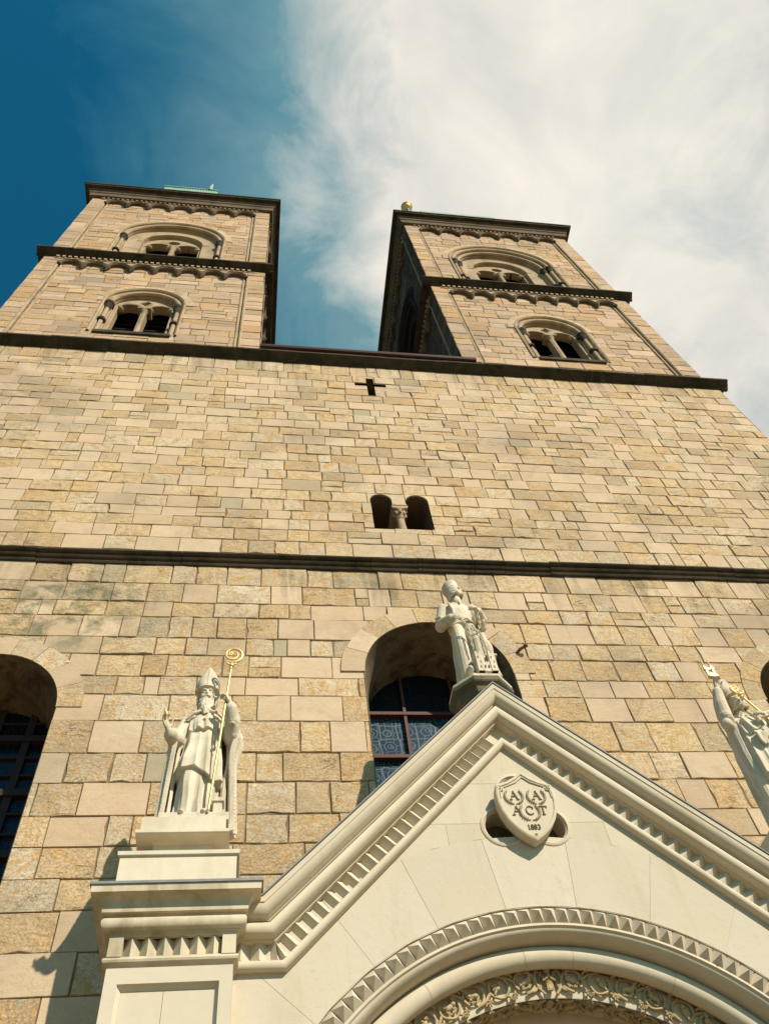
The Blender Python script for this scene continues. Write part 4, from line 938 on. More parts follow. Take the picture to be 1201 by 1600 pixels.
def leaf(f, s_, t, ang, L):
    ca, sa = math.cos(ang), math.sin(ang)
    stem(f, [(s_, t, 0.02), (s_+ca*L*0.5, t+sa*L*0.5, 0.04), (s_+ca*L, t+sa*L, 0.03)], 0.008)
    for k, (q, off) in enumerate(((0.45, 0.9), (0.45, -0.9), (0.8, 0.6), (0.8, -0.6), (1.05, 0.0))):
        b_ = ang+off; x, y = s_+ca*L*q+math.cos(b_)*L*0.32, t+sa*L*q+math.sin(b_)*L*0.32
        blob(f, x, y, 0.034, L*0.30, L*0.15, 0.014, b_, 7)
def angel(f):
    blob(f, 0, 0.165, 0.045, 0.021, 0.025, 0.024); blob(f, 0, 0.176, 0.035, 0.026, 0.024, 0.022)
    blob(f, 0, 0.105, 0.03, 0.034, 0.045, 0.026); blob(f, 0, 0.045, 0.03, 0.030, 0.030, 0.024)
    for sg in (-1, 1):
        stem(f, [(sg*0.034, 0.13, 0.035), (sg*0.042, 0.095, 0.05), (sg*0.008, 0.112, 0.062)], 0.011)
        blob(f, sg*0.006, 0.122, 0.064, 0.008, 0.016, 0.008)
        for k in range(6):
            x = 0.062+0.006*math.sin(k); blob(f, sg*(0.052+k*0.005), 0.135-k*0.017, 0.022, 0.014, 0.040-k*0.002, 0.012, sg*(0.18-k*0.05), 7)
        stem(f, [(sg*0.04, 0.165, 0.02), (sg*0.085, 0.175, 0.028), (sg*0.10, 0.12, 0.028), (sg*0.085, 0.05, 0.026), (sg*0.045, 0.0, 0.03)], 0.010)
    for k in range(5): stem(f, [(-0.02+k*0.01, 0.075, 0.045), (-0.024+k*0.012, 0.02, 0.046)], 0.005)
PIT = 0.205; TMID = 0.105
for dirn in (1, -1):
    for face in (map_front, map_soffit):
        f = face(PI/2, dirn)
        n = 13
        for i in range(n):
            sc_ = 0.185+PIT*i
            up = 1 if i % 2 == 0 else -1; rr_ = 0.082
            # running scroll: each spiral grows from the stem of the one before
            a_s = PI*(0.5+0.5*up)+0.5
            pts = []
            for q in range(22):
                a = -PI*0.5*up+up*(-1)*q/21*PI*1.72; r_ = rr_*(1-0.10*q/21); pts.append((sc_+r_*math.cos(a), TMID+r_*math.sin(a), 0.022+0.006*math.sin(q)))
            stem(f, pts, 0.0115)
            a = -PI*0.5*up; stem(f, [(sc_-PIT*0.62, TMID-up*0.02, 0.016), (sc_-PIT*0.35, TMID-up*0.066, 0.02), (sc_, TMID-up*rr_, 0.022)], 0.0115)
            if i % 3 == 1: cherub(f, sc_, TMID, 1)
            else: beast(f, sc_, TMID, (-1 if i % 2 else 1)*(1 if i else -1), i == 0)
            leaf(f, sc_+PIT*0.40, TMID+up*0.055, up*0.9, 0.052); leaf(f, sc_+PIT*0.44, TMID-up*0.05, -up*1.2, 0.046)
            leaf(f, sc_-0.05, TMID+up*0.075, up*2.2, 0.036); leaf(f, sc_+0.055, TMID-up*0.03, up*2.6, 0.036)
for face in (map_front, map_soffit): angel(face(PI/2, 1))
cf.build('carved_frieze', M_CARVE, portal, smooth=True)

# piers with panel, toothed block and cornice
def pier(x0, x1):
    b = MB(); yf = -1.72; zp = 4.79
    b.box(x0, x1, yf+0.06, 0.0, 0.0, zp)
    fw_ = 0.088
    for (a0, a1, z0, z1) in ((x0, x0+fw_, 0, zp), (x1-fw_, x1, 0, zp), (x0+fw_, x1-fw_, zp-0.125, zp), (x0+fw_, x1-fw_, 0, 0.5)): b.box(a0, a1, yf, yf+0.06, z0, z1)
    # bevelled edge of the sunk panel
    xa, xb, za, zb = x0+fw_, x1-fw_, 0.5, zp-0.125
    for q in (((xa, za), (xa, zb), (xa+0.03, zb-0.035), (xa+0.03, za)), ((xb, zb), (xb, za), (xb-0.03, za), (xb-0.03, zb-0.035)), ((xa, zb), (xb, zb), (xb-0.03, zb-0.035), (xa+0.03, zb-0.035))):
        b.face([(q[0][0], yf+0.012, q[0][1]), (q[1][0], yf+0.012, q[1][1]), (q[2][0], yf+0.045, q[2][1]), (q[3][0], yf+0.045, q[3][1])])
    xm = (x0+x1)/2-0.03
    for (a0, a1) in ((xa+0.03, xm-0.0015), (xm+0.0015, xb-0.03)): b.box(a0, a1, yf+0.042, yf+0.06, 0.5, zb-0.035)
    pr = b.build('pier', M_PORTAL, portal)
    c = MB(); P = [(0.0, 4.775), (0.012, 4.79), (0.03, 4.80), (0.036, 4.815), (0.03, 4.83), (0.012, 4.838), (0.012, 4.845)]
    ring_sweep(c, P, x0, x1, yf, 0.3)
    c.box(x0-0.012, x1+0.012, yf+0.06, 0.0, 4.845, 5.0)
    for (a0, a1, z0, z1) in ((x0-0.012, x0+0.085, 4.845, 5.0), (x1-0.085, x1+0.012, 4.845, 5.0)): c.box(a0, a1, yf-0.018, yf+0.06, z0, z1)
    n = 6; pw = (x1-x0-0.17)/n
    for i in range(n):
        u0_ = x0+0.085+pw*i; ym = yf-0.012; yb = yf+0.055
        for (ua, ya, ub, yb_) in ((u0_, yb, u0_+pw/2, ym), (u0_+pw/2, ym, u0_+pw, yb)): c.face([(ua, ya, 4.845), (ub, yb_, 4.845), (ub, yb_, 4.982), (ua, ya, 4.982)])
        c.face([(u0_, yb, 4.845), (u0_+pw/2, ym, 4.845), (u0_+pw, yb, 4.845)]); c.face([(u0_, yb, 4.982), (u0_+pw, yb, 4.982), (u0_+pw/2, ym, 4.982)])
    P = [(-0.02, 4.983), (0.022, 4.984), (0.022, 5.000), (0.034, 5.005), (0.034, 5.012)]+[(0.042+0.040*math.sin(a), 5.060-0.046*math.cos(a)) for a in [PI*i/10 for i in range(11)]]
    P += [(0.05, 5.11), (0.05, 5.125), (0.088, 5.128), (0.090, 5.142)]+[(0.090+0.08*(1-math.cos(a)), 5.145+0.085*math.sin(a)) for a in [PI/2*i/8 for i in range(9)]]
    P += [(0.178, 5.232), (0.180, 5.288), (0.0, 5.29)]
    ring_sweep(c, P, x0, x1, yf, 0.3)
    c.build('pier_cornice', M_STAINED, portal, smooth=True)
    l = MB(); ring_sweep(l, [(0.170, 5.287), (0.192, 5.286), (0.194, 5.304), (-0.3, 5.325)], x0, x1, yf, 0.3); l.face([(x0+.25, yf+.25, 5.325), (x1-.25, yf+.25, 5.325), (x1-.25, 0, 5.325), (x0+.25, 0, 5.325)])
    l.build('lead_cover', M_LEAD, portal)
pier(PX0, PX1); pier(mirx(PX1), mirx(PX0))

# shield with laurels and letters, leaning forward over the trefoil
sh = MB(); SC = (2.355, 6.13)
def sp_pt(x, z, w_):                       # local shield coords -> world, leaning forward at the top
    z = (z+0.37)*0.89-0.37; x *= 0.97
    return F0(SC[0]+x, SC[1]+z, WT+0.020+(z+0.37)*0.05+w_)
half = [(0.0, 0.405), (0.07, 0.34), (0.15, 0.29), (0.262, 0.245)]
side = [(0.276, 0.15), (0.275, 0.05), (0.255, -0.05), (0.215, -0.15), (0.155, -0.24), (0.08, -0.315), (0.0, -0.37)]
outl = half+side; poly = outl+[(-x, z) for x, z in outl[::-1][1:-1]]; poly = poly[::-1]
n = len(poly); T_ = 0.10
inn = [(x*0.90, z*0.90+0.006) for x, z in poly]
V = [sp_pt(x, z, 0) for x, z in poly]+[sp_pt(x, z, T_) for x, z in poly]+[sp_pt(x*0.96, z*0.96+0.002, T_+0.006) for x, z in poly]+[sp_pt(x, z, T_+0.006) for x, z in inn]+[sp_pt(x*0.98, z*0.98, T_-0.004) for x, z in inn]+[sp_pt(0, 0, T_-0.004)]
f = [tuple(range(n-1, -1, -1))]
for k in range(4): f += [(k*n+i, k*n+(i+1) % n, (k+1)*n+(i+1) % n, (k+1)*n+i) for i in range(n)]
f += [(4*n+i, 4*n+(i+1) % n, 5*n) for i in range(n)]
sh.add(V, f)
for (x, z) in ((-0.235, 0.222), (0.235, 0.222), (0.0, -0.315)):
    sh.tube([sp_pt(x+0.017*math.cos(a), z+0.017*math.sin(a), T_+0.004) for a in [2*PI*i/14 for i in range(15)]], 0.005, 5)
for sg in (-1, 1):
    sh.tube([sp_pt(sg*0.238, 0.10, T_), sp_pt(sg*0.236, 0.175, T_+0.003), sp_pt(sg*0.205, 0.185, T_+0.003), sp_pt(sg*0.20, 0.215, T_)], 0.006, 5)
    sh.tube([sp_pt(0, 0.338, T_+0.002), sp_pt(sg*0.07, 0.275, T_+0.002), sp_pt(sg*0.19, 0.222, T_+0.002)], 0.006, 5)
def laurel(cx, cz, s_):
    for sg in (-1, 1):
        br = [(cx+sg*s_*0.92*math.sin(a), cz-s_*0.95*math.cos(a)) for a in [0.12+2.1*i/9 for i in range(10)]]
        sh.tube([sp_pt(x, z, T_+0.004) for x, z in br], 0.0055, 5)
        for i in range(1, 10):
            x, z = br[i]; a = math.atan2(br[i][1]-br[i-1][1], br[i][0]-br[i-1][0])
            for o_ in (-0.55, 0.55) if i < 9 else (0,):
                b_ = a+o_; L = s_*0.25; q = [(0, 0), (0.35, 0.3), (0.7, 0.22), (1, 0), (0.7, -0.22), (0.35, -0.3)]
                P = [(x+L*(c*math.cos(b_)-d*math.sin(b_)), z+L*(c*math.sin(b_)+d*math.cos(b_))) for c, d in q]
                top = sp_pt(x+L*0.5*math.cos(b_), z+L*0.5*math.sin(b_), T_+0.022)
                for k in range(6): sh.face([sp_pt(*P[k], T_-0.002), sp_pt(*P[(k+1) % 6], T_-0.002), top])
laurel(-0.115, 0.115, 0.088); laurel(0.095, 0.115, 0.088); laurel(0.0, -0.06, 0.095)
sh.cur = 1
def strokes(cx, cz, h, segs, t=0.0095):
    for (x0, z0, x1, z1, k) in segs:
        a, b_ = Vector((cx+x0*h, cz+z0*h)), Vector((cx+x1*h, cz+z1*h)); d = (b_-a).normalized() if (b_-a).length > 0 else Vector((1, 0)); nrm = Vector((-d.y, d.x))*t*k*0.5
        P = [a-nrm, b_-nrm, b_+nrm, a+nrm]; Q = [sp_pt(p.x, p.y, T_+0.004) for p in P]; R_ = [sp_pt(p.x, p.y, T_-0.01) for p in P]
        sh.add(Q+R_, [(0, 1, 2, 3)]+[(i, 4+i, 4+(i+1) % 4, (i+1) % 4) for i in range(4)])
A_ = [(-0.36, -0.5, 0.0, 0.5, 0.7), (0.36, -0.5, 0.0, 0.5, 1.3), (-0.22, -0.1, 0.22, -0.1, 0.7), (-0.5, -0.5, -0.2, -0.5, 0.8), (0.2, -0.5, 0.52, -0.5, 0.8), (-0.08, 0.5, 0.08, 0.5, 0.8)]
T__ = [(0, -0.5, 0, 0.5, 1.2), (-0.38, 0.48, 0.38, 0.48, 0.9), (-0.38, 0.48, -0.38, 0.28, 0.8), (0.38, 0.48, 0.38, 0.28, 0.8), (-0.16, -0.5, 0.16, -0.5, 0.8)]
def arcseg(cx, cz, rx, rz, a0, a1, k=1.0, n=9): 
    p = [(cx+rx*math.cos(a0+(a1-a0)*i/n), cz+rz*math.sin(a0+(a1-a0)*i/n)) for i in range(n+1)]; return [(p[i][0], p[i][1], p[i+1][0], p[i+1][1], k) for i in range(n)]
C__ = arcseg(0.04, 0, 0.40, 0.5, 0.75, 2*PI-0.75, 1.0)+[(0.33, 0.34, 0.33, 0.16, 0.8)]
one = [(0, -0.5, 0, 0.5, 1), (-0.14, -0.5, 0.14, -0.5, .8), (0, 0.5, -0.14, 0.34, .8)]
eight = arcseg(0, 0.24, 0.2, 0.25, 0, 2*PI, 1)+arcseg(0, -0.24, 0.24, 0.26, 0, 2*PI, 1)
three = arcseg(0, 0.24, 0.2, 0.25, 2.6, -PI/2, 1)+arcseg(0, -0.24, 0.24, 0.26, PI/2, -2.6, 1)
strokes(-0.115, 0.125, 0.092, A_); strokes(0.095, 0.125, 0.092, A_); strokes(-0.12, -0.045, 0.092, A_); strokes(0.0, -0.045, 0.092, C__); strokes(0.125, -0.045, 0.092, T__)
for k, gl in enumerate((one, eight, eight, three)): strokes(-0.045+k*0.030, -0.225, 0.05, gl, 0.0055)
sh.build('shield', [M_PORTALT, M_LETTER], portal)

# ------------------------------------------------------------------ pedestals
def bishop_pedestal(x, label):
    """stepped block on the lead cover of a pier"""
    p = MB(); K = 0.953
    p.box(x-0.48, x+0.48, -1.22, -0.25, 5.30, 5.98)
    ring_sweep(p, [(0.0, 5.975), (0.026, 5.978), (0.028, 6.012), (0.01, 6.022), (-0.15, 6.04)], x-0.475, x+0.475, -1.215, -0.25)
    ring_sweep(p, [(-0.15, 6.03), (-0.15, 6.205), (-0.135, 6.215), (-0.012, 6.222), (0.0, 6.228), (0.0, 6.258), (-0.012, 6.266), (-0.03, 6.27)], x-0.40, x+0.40, -1.19, -0.30)
    p.box(x-0.365, x+0.365, -1.165, -0.34, 6.265, 6.40)
    p.face([(x-.4, -1.1, 6.08), (x+.4, -1.1, 6.08), (x+.4, -.3, 6.08), (x-.4, -.3, 6.08)])
    p.v = [(x+(a-x)*K, (b_+7.6)*K-7.6, max(5.30, 1.6+(c-1.6)*K)) for a, b_, c in p.v]
    o = p.build('pedestal', M_PED, None)
    return tag(o, label, 'pedestal')
BX, BY, BZ = -0.530, -1.22, 6.165
bishop_pedestal(-0.60, 'stepped cream stone pedestal below the bearded bishop statue')
bishop_pedestal(mirx(-0.60), 'stepped cream stone pedestal below the bishop with the raised arm')
SX, SY, SZ = 2.30, -1.34, 7.755
op = MB()
def octo(r_, z): return [(SX+r_/math.cos(PI/8)*math.cos(PI/8+k*PI/4), SY+r_/math.cos(PI/8)*math.sin(PI/8+k*PI/4), z) for k in range(8)]
rows = [octo(r_, z) for r_, z in ((0.21, 7.20), (0.21, 7.40), (0.225, 7.42), (0.23, 7.50), (0.265, 7.54), (0.28, 7.60), (0.315, 7.63), (0.325, 7.645), (0.325, 7.69), (0.31, 7.70))]
op.grid(rows, closed_u=True, caps=True)
op.cur = 1; op.grid([octo(0.305, 7.695), octo(0.318, 7.705), octo(0.318, 7.735), octo(0.28, 7.76)], closed_u=True, caps=True)
tag(op.build('pedestal', [M_MOSSY, M_STATUE]), 'mossy octagonal pedestal rising behind the gable peak', 'pedestal')

# ------------------------------------------------------------------ statues
def ridge(x, p=0.75): return 1-2*abs(math.sin(x/2))**p
def lerpk(keys, z):
    if z <= keys[0][0]: return keys[0][1:]
    for a, b_ in zip(keys, keys[1:]):
        if z <= b_[0]:
            t = (z-a[0])/(b_[0]-a[0]); t = t*t*(3-2*t); return tuple(x+(y-x)*t for x, y in zip(a[1:], b_[1:]))
    return keys[-1][1:]
def robe(mb, keys, folds, z0, z1, nz=60, nth=160, hem=None, bumps=()):
    """keys: z -> cx, cy, rx, ry, fold depth; folds: list of (count, phase, twist, weight)"""
    rows = []
    for i in range(nz+1):
        t = i/nz; row = []
        for j in range(nth):
            th = 2*PI*j/nth
            zz = z0+(z1-z0)*t
            if hem: zz = zz+hem(th)*(1-t)**2
            cx, cy, rx, ry, am = lerpk(keys, zz)
            f = sum(w_*ridge(n_*th+ph+tw_*zz+0.5*math.sin(3*zz+n_)) for n_, ph, tw_, w_ in folds)
            bp = sum(a_*math.exp(-((((th-t0+PI) % (2*PI))-PI)/st)**2-((zz-zb)/sz)**2) for t0, zb, st, sz, a_ in bumps)
            row.append((cx+(rx+am*f+bp)*math.cos(th), cy+(ry+am*f+bp)*math.sin(th), zz))
        rows.append(row)
    mb.grid(rows, closed_u=True, caps=True)
def cope(mb, keys, z0, z1, thick, folds, nz=40, nth=90):
    """open cloak: keys z -> cx, cy, rx, ry, fold depth, front opening left angle, right angle (radians from straight ahead)"""
    rows = []
    for i in range(nz+1):
        z = z0+(z1-z0)*i/nz; cx, cy, rx, ry, am, ol, orr = lerpk(keys, z)
        a0, a1 = -PI/2+orr, -PI/2+2*PI-ol; out = []; inn = []
        for j in range(nth+1):
            th = a0+(a1-a0)*j/nth
            f = sum(w_*ridge(n_*th+ph+tw_*z) for n_, ph, tw_, w_ in folds)
            c, s_ = math.cos(th), math.sin(th)
            out.append((cx+(rx+am*f)*c, cy+(ry+am*f)*s_, z)); inn.append((cx+(rx+am*f*0.8-thick)*c, cy+(ry+am*f*0.8-thick)*s_, z))
        rows.append(out+inn[::-1])
    mb.grid(rows, closed_u=True, caps=True)
def hand(mb, wrist, dirv, palm, curl=0.9, side=1, s_=1.0, spread=0.0, thumb_curl=0.5):
    """palm and five bent fingers; dirv: wrist to knuckles, palm: the way the palm faces"""
    d = Vector(dirv).normalized(); n = Vector(palm); n = (n-d*n.dot(d)).normalized(); a = d.cross(n).normalized()*side; w_ = Vector(wrist)
    M = Matrix((d, a, n)).transposed()
    mb.sphere(w_+d*0.048*s_, (0.055*s_, 0.044*s_, 0.020*s_), M, 14, 10)
    mb.capsule(w_-d*0.02*s_, w_+d*0.03*s_, 0.027*s_, 0.028*s_)
    for i, (L, off) in enumerate(((0.072, 1.5), (0.082, 0.5), (0.077, -0.5), (0.060, -1.5))):
        p = w_+d*(0.090-0.004*abs(off))*s_+a*off*0.0205*s_; c = 0.0; dr = d+a*off*spread
        rad = [0.0105*s_, 0.0098*s_, 0.009*s_, 0.0075*s_]; pts = [p-d*0.02*s_]; pts.append(p.copy())
        for q, fr in enumerate((0.45, 0.32, 0.26)):
            c += curl*(0.75 if q == 0 else 1.0)*(1+0.06*off); v = (dr.normalized()*math.cos(c)+n*math.sin(c)); p = p+v*L*fr*s_; pts.append(p.copy())
        mb.limb(pts, [0.0105*s_]+rad, 8)
    p = w_+d*0.025*s_+a*0.034*s_; v = (d*0.65+a*0.75+n*0.3).normalized(); p2 = p+v*0.040*s_; v2 = (d*0.8+a*(0.5-thumb_curl)+n*(0.2+thumb_curl)).normalized(); p3 = p2+v2*0.032*s_; p4 = p3+(v2+n*thumb_curl*0.6).normalized()*0.022*s_
    mb.limb([p-a*0.012*s_, p, p2, p3, p4], [0.015*s_, 0.015*s_, 0.012*s_, 0.010*s_, 0.008*s_], 8)
def head(mb, c, yaw, pitch, roll=0.0, s_=1.0, beard=0, seed=1, hair=0, brow=0.0):
    """face looks along -y before turning; returns the transform"""
    R = Matrix.Rotation(yaw, 3, 'Z') @ Matrix.Rotation(-pitch, 3, 'X') @ Matrix.Rotation(roll, 3, 'Y'); c = Vector(c); rng = random.Random(seed)
    T = lambda x, y, z: c+R @ Vector((x*s_, y*s_, z*s_))
    sp = lambda x, y, z, r_, n=12: mb.sphere(T(x, y, z), tuple(q*s_ for q in r_), R, n, 10)
    sp(0, 0.012, 0.035, (0.077, 0.098, 0.098), 20)          # skull
    sp(0, -0.020, -0.035, (0.060, 0.068, 0.078), 16)        # face
    sp(0, -0.058, -0.092, (0.028, 0.026, 0.024))             # chin
    for sg in (-1, 1):
        sp(sg*0.038, -0.052, -0.028, (0.024, 0.026, 0.024))  # cheekbone
        sp(sg*0.031, -0.068, 0.006, (0.0135, 0.011, 0.0085)) # eyeball
        mb.limb([T(sg*0.012, -0.085, 0.022), T(sg*0.030, -0.085, 0.028+brow*0.004), T(sg*0.052, -0.066, 0.018)], [0.009*s_, 0.010*s_, 0.008*s_], 8)
        mb.limb([T(sg*0.018, -0.080, 0.000), T(sg*0.031, -0.080, -0.005), T(sg*0.044, -0.070, 0.001)], [0.004*s_]*3, 6)
        sp(sg*0.076, 0.010, -0.005, (0.010, 0.022, 0.033))   # ear
        sp(sg*0.011, -0.092, -0.036, (0.009, 0.010, 0.008), 8)
        mb.limb([T(sg*0.016, -0.088, -0.036), T(sg*0.030, -0.078, -0.062)], [0.005*s_, 0.004*s_], 6)
    mb.limb([T(0, -0.082, 0.020), T(0, -0.094, -0.008), T(0, -0.108, -0.032)], [0.009*s_, 0.010*s_, 0.0125*s_], 8)
    mb.limb([T(-0.024, -0.076, -0.062), T(0, -0.089, -0.058), T(0.024, -0.076, -0.062)], [0.006*s_, 0.008*s_, 0.006*s_], 8)
    mb.limb([T(-0.020, -0.076, -0.073), T(0, -0.087, -0.075), T(0.020, -0.076, -0.073)], [0.006*s_, 0.0085*s_, 0.006*s_], 8)
    mb.capsule(T(0, 0.025, -0.05), T(0, 0.035, -0.19), 0.058*s_, 0.062*s_, 14)
    if beard:
        for i in range(40):
            a = -1.25+2.5*(i % 10)/9; row = i//10; x0 = 0.064*math.sin(a); y0 = -0.030-0.052*math.cos(a); z0 = -0.052-0.020*math.cos(a)-0.026*row; L = 0.085+0.05*math.cos(a)
            pts = [T(x0*(1-0.12*q)+0.008*math.sin(q*1.9+i), y0-0.006*row*0.8-0.004*math.sin(q*1.3+i*2), z0-L*q/4*0.9) for q in range(5)]
            mb.limb(pts, [0.010*s_, 0.012*s_, 0.012*s_, 0.010*s_, 0.006*s_], 6)
        for sg in (-1, 1): mb.limb([T(sg*0.006, -0.098, -0.050), T(sg*0.030, -0.090, -0.060), T(sg*0.048, -0.072, -0.088)], [0.009*s_, 0.011*s_, 0.006*s_], 8)
    if hair:
        for i in range(26):
            a = 0.55+(2*PI-1.1)*i/25; x0, y0 = 0.080*math.sin(a), 0.010-0.098*math.cos(a)*1.0
            for k in range(2):
                z0 = 0.025-0.05*k; pts = [T(x0*(1+0.10*math.sin(q*2.0+i)), y0+0.012*math.cos(q*2.3+i), z0-0.022*q) for q in range(5)]
                mb.limb(pts, [0.014*s_, 0.016*s_, 0.015*s_, 0.014*s_, 0.009*s_], 6)
    return T, R
def mitre(mb, T, R, s_=1.0, h=0.33):
    rows = []; nth = 48
    for i in range(22):
        t = i/21; z = 0.045+h*t; w_ = (0.097+0.014*math.sin(PI*min(1, t*1.5)))*max(0.03, 1-max(0, (t-0.30)/0.70)**2.3)**0.85; d_ = 0.108*(1-0.74*t**1.4)
        rows.append([T(w_*math.cos(2*PI*j/nth), 0.012+d_*math.sin(2*PI*j/nth), z+0.012*math.sin(2*PI*j/nth)*0) for j in range(nth)])
    mb.grid(rows, closed_u=True, caps=True)
    band = [T(0.104*math.cos(2*PI*j/40), 0.012+0.115*math.sin(2*PI*j/40), 0.060) for j in range(41)]
    mb.tube(band, 0.012*s_, 8); mb.tube([T(0, 0.012-0.108, 0.06), T(0, 0.012-0.108*(1-0.74*0.45**1.4), 0.045+h*0.45), T(0, 0.012-0.108*(1-0.74*0.85**1.4), 0.045+h*0.85)], 0.010*s_, 8)
    for sg in (-1, 1): mb.tube([T(sg*0.05, 0.11, 0.06), T(sg*0.06, 0.125, -0.06), T(sg*0.06, 0.13, -0.2)], 0.016*s_, 8)
def fuse(mb, name, material, voxel=0.007, parent=None):
    """grow one continuous carved surface from the overlapping volumes"""
    me = bpy.data.meshes.new(name+'_tmp'); me.from_pydata(mb.v, [], mb.f)
    bm = bmesh.new(); bm.from_mesh(me); bmesh.ops.remove_doubles(bm, verts=bm.verts, dist=0.0002)
    bm.to_mesh(me); bm.free()
    o = bpy.data.objects.new(name+'_tmp', me); COL.objects.link(o)
    md = o.modifiers.new('r', 'REMESH'); md.mode = 'VOXEL'; md.voxel_size = voxel
    sm = o.modifiers.new('s', 'SMOOTH'); sm.factor = 0.35; sm.iterations = 1
    dg = bpy.context.evaluated_depsgraph_get(); dg.update()
    me2 = bpy.data.meshes.new_from_object(o.evaluated_get(dg)); me2.name = name
    bpy.data.objects.remove(o); bpy.data.meshes.remove(me)
    me2.materials.clear(); me2.materials.append(material); me2.polygons.foreach_set('use_smooth', [True]*len(me2.polygons))
    r_ = bpy.data.objects.new(name, me2); COL.objects.link(r_)
    if parent is not None: r_.parent = parent
    return r_
def sub(mb, name, material, parent):
    o = mb.build(name, material, None, smooth=True); o.parent = parent; return o
def crosier(parent, foot, top, crook_r, facing=1, s_=1.0):
    g = MB(); a, b_ = Vector(foot), Vector(top); ax = (b_-a).normalized()
    g.tube([a, b_], 0.0135*s_, 10)
    g.sphere(b_, 0.028*s_, None, 12, 8); g.sphere(b_-ax*0.05, (0.02, 0.02, 0.014), None, 10, 6)
    for sg in (-1, 1): g.tube([b_, b_+Vector((sg*0.045, -0.01, 0.018)), b_+Vector((sg*0.062, -0.01, 0.045)), b_+Vector((sg*0.050, -0.01, 0.055))], [0.010, 0.012, 0.009, 0.006], 8)
    c = b_+ax*(crook_r+0.035); pts = []; rad = []
    for i in range(56):
        t = i/55; th = -PI/2+facing*0.25+facing*t*2*PI*1.62; r_ = crook_r*(1-0.72*t**1.15)
        pts.append(c+Vector((r_*math.cos(th), -0.01, r_*math.sin(th)))); rad.append(0.017*(1-0.45*t))
    g.tube(pts, rad, 8)
    e = pts[-1]
    for k in range(5): g.sphere(e+Vector((0.022*math.cos(k*1.256), 0, 0.022*math.sin(k*1.256))), 0.014, None, 8, 6)
    return sub(g, 'crosier', M_GOLD, parent)

# --- bearded bishop on the left pier
S1 = empty('statue', (BX, BY, BZ), 'cream stone statue of a bearded bishop in a tall mitre holding a thin gilded crosier', 'statue', 'stone saints on the portal')
S1.scale = (0.90, 0.953, 0.953)
b = MB()
b.box(-0.33, 0.33, -0.24, 0.25, -0.01, 0.075)
alb = [(0.05, 0.0, -0.03, 0.235, 0.185, 0.020), (0.35, -0.005, -0.02, 0.205, 0.17, 0.018), (0.75, 0.0, 0.0, 0.185, 0.15, 0.010), (1.0, 0, 0.01, 0.17, 0.135, 0.004)]
robe(b, alb, [(9, 0.4, 0.6, 0.7), (14, 1.0, -0.5, 0.4)], 0.06, 1.0, bumps=((-PI/2-0.45, 0.50, 0.50, 0.30, 0.055),))
dal = [(0.40, 0.0, -0.035, 0.262, 0.215, 0.034), (0.7, 0.0, -0.03, 0.238, 0.19, 0.026), (1.0, 0.0, -0.015, 0.205, 0.16, 0.013), (1.15, 0, 0, 0.205, 0.15, 0.006), (1.32, 0, 0.015, 0.20, 0.125, 0.003), (1.42, 0, 0.03, 0.13, 0.09, 0.0), (1.48, 0, 0.03, 0.07, 0.07, 0.0)]
robe(b, dal, [(7, 2.1, 0.9, 0.8), (11, 0.3, -0.6, 0.5)], 0.52, 1.48, bumps=((-PI/2-0.42, 0.66, 0.42, 0.22, 0.045),), hem=lambda th: 0.07*math.exp(-((math.sin((th+PI/2+0.42)/2))/0.30)**2)-0.018*math.sin(5*th+0.6)-0.045*math.cos(th))
roc = [(1.10, 0, -0.02, 0.185, 0.180, 0.020), (1.2, 0, -0.015, 0.19, 0.168, 0.013), (1.32, 0, 0.0, 0.19, 0.14, 0.006), (1.42, 0, 0.02, 0.12, 0.10, 0.0)]
robe(b, roc, [(11, 0.2, 1.5, 0.7), (17, 0.9, -2, 0.4)], 1.12, 1.42, hem=lambda th: 0.015*math.sin(9*th))
cp = [(0.0, 0.01, 0.06, 0.345, 0.215, 0.022, 0.95, 0.75), (0.4, 0.01, 0.055, 0.335, 0.205, 0.020, 0.95, 0.80), (0.85, 0.015, 0.05, 0.325, 0.19, 0.012, 0.95, 1.0), (1.12, 0.01, 0.045, 0.30, 0.175, 0.007, 0.85, 1.0), (1.30, 0, 0.04, 0.265, 0.155, 0.003, 0.62, 0.62), (1.40, 0, 0.035, 0.20, 0.125, 0.0, 0.45, 0.45), (1.46, 0, 0.03, 0.12, 0.10, 0.0, 0.42, 0.42)]
cope(b, cp, 0.02, 1.46, 0.035, [(8, 0.7, 0.4, 0.8), (13, 1.9, -0.3, 0.5)])
for sg in (-1, 1): b.limb([(sg*0.04, -0.125, 1.40), (sg*0.12, -0.135, 1.36), (sg*0.20, -0.10, 1.30)], [0.016, 0.018, 0.016], 8)
b.limb([(-0.04, -0.125, 1.395), (0.04, -0.125, 1.395)], [0.015, 0.015], 8)
# knee of the forward leg, shoes
b.sphere((-0.12, -0.205, 0.080), (0.038, 0.07, 0.026)); b.sphere((0.09, -0.20, 0.085), (0.04, 0.07, 0.03))
b.box(0.17, 0.26, -0.21, -0.1, 0.07, 0.26); b.box(0.155, 0.275, -0.225, -0.10, 0.20, 0.225)
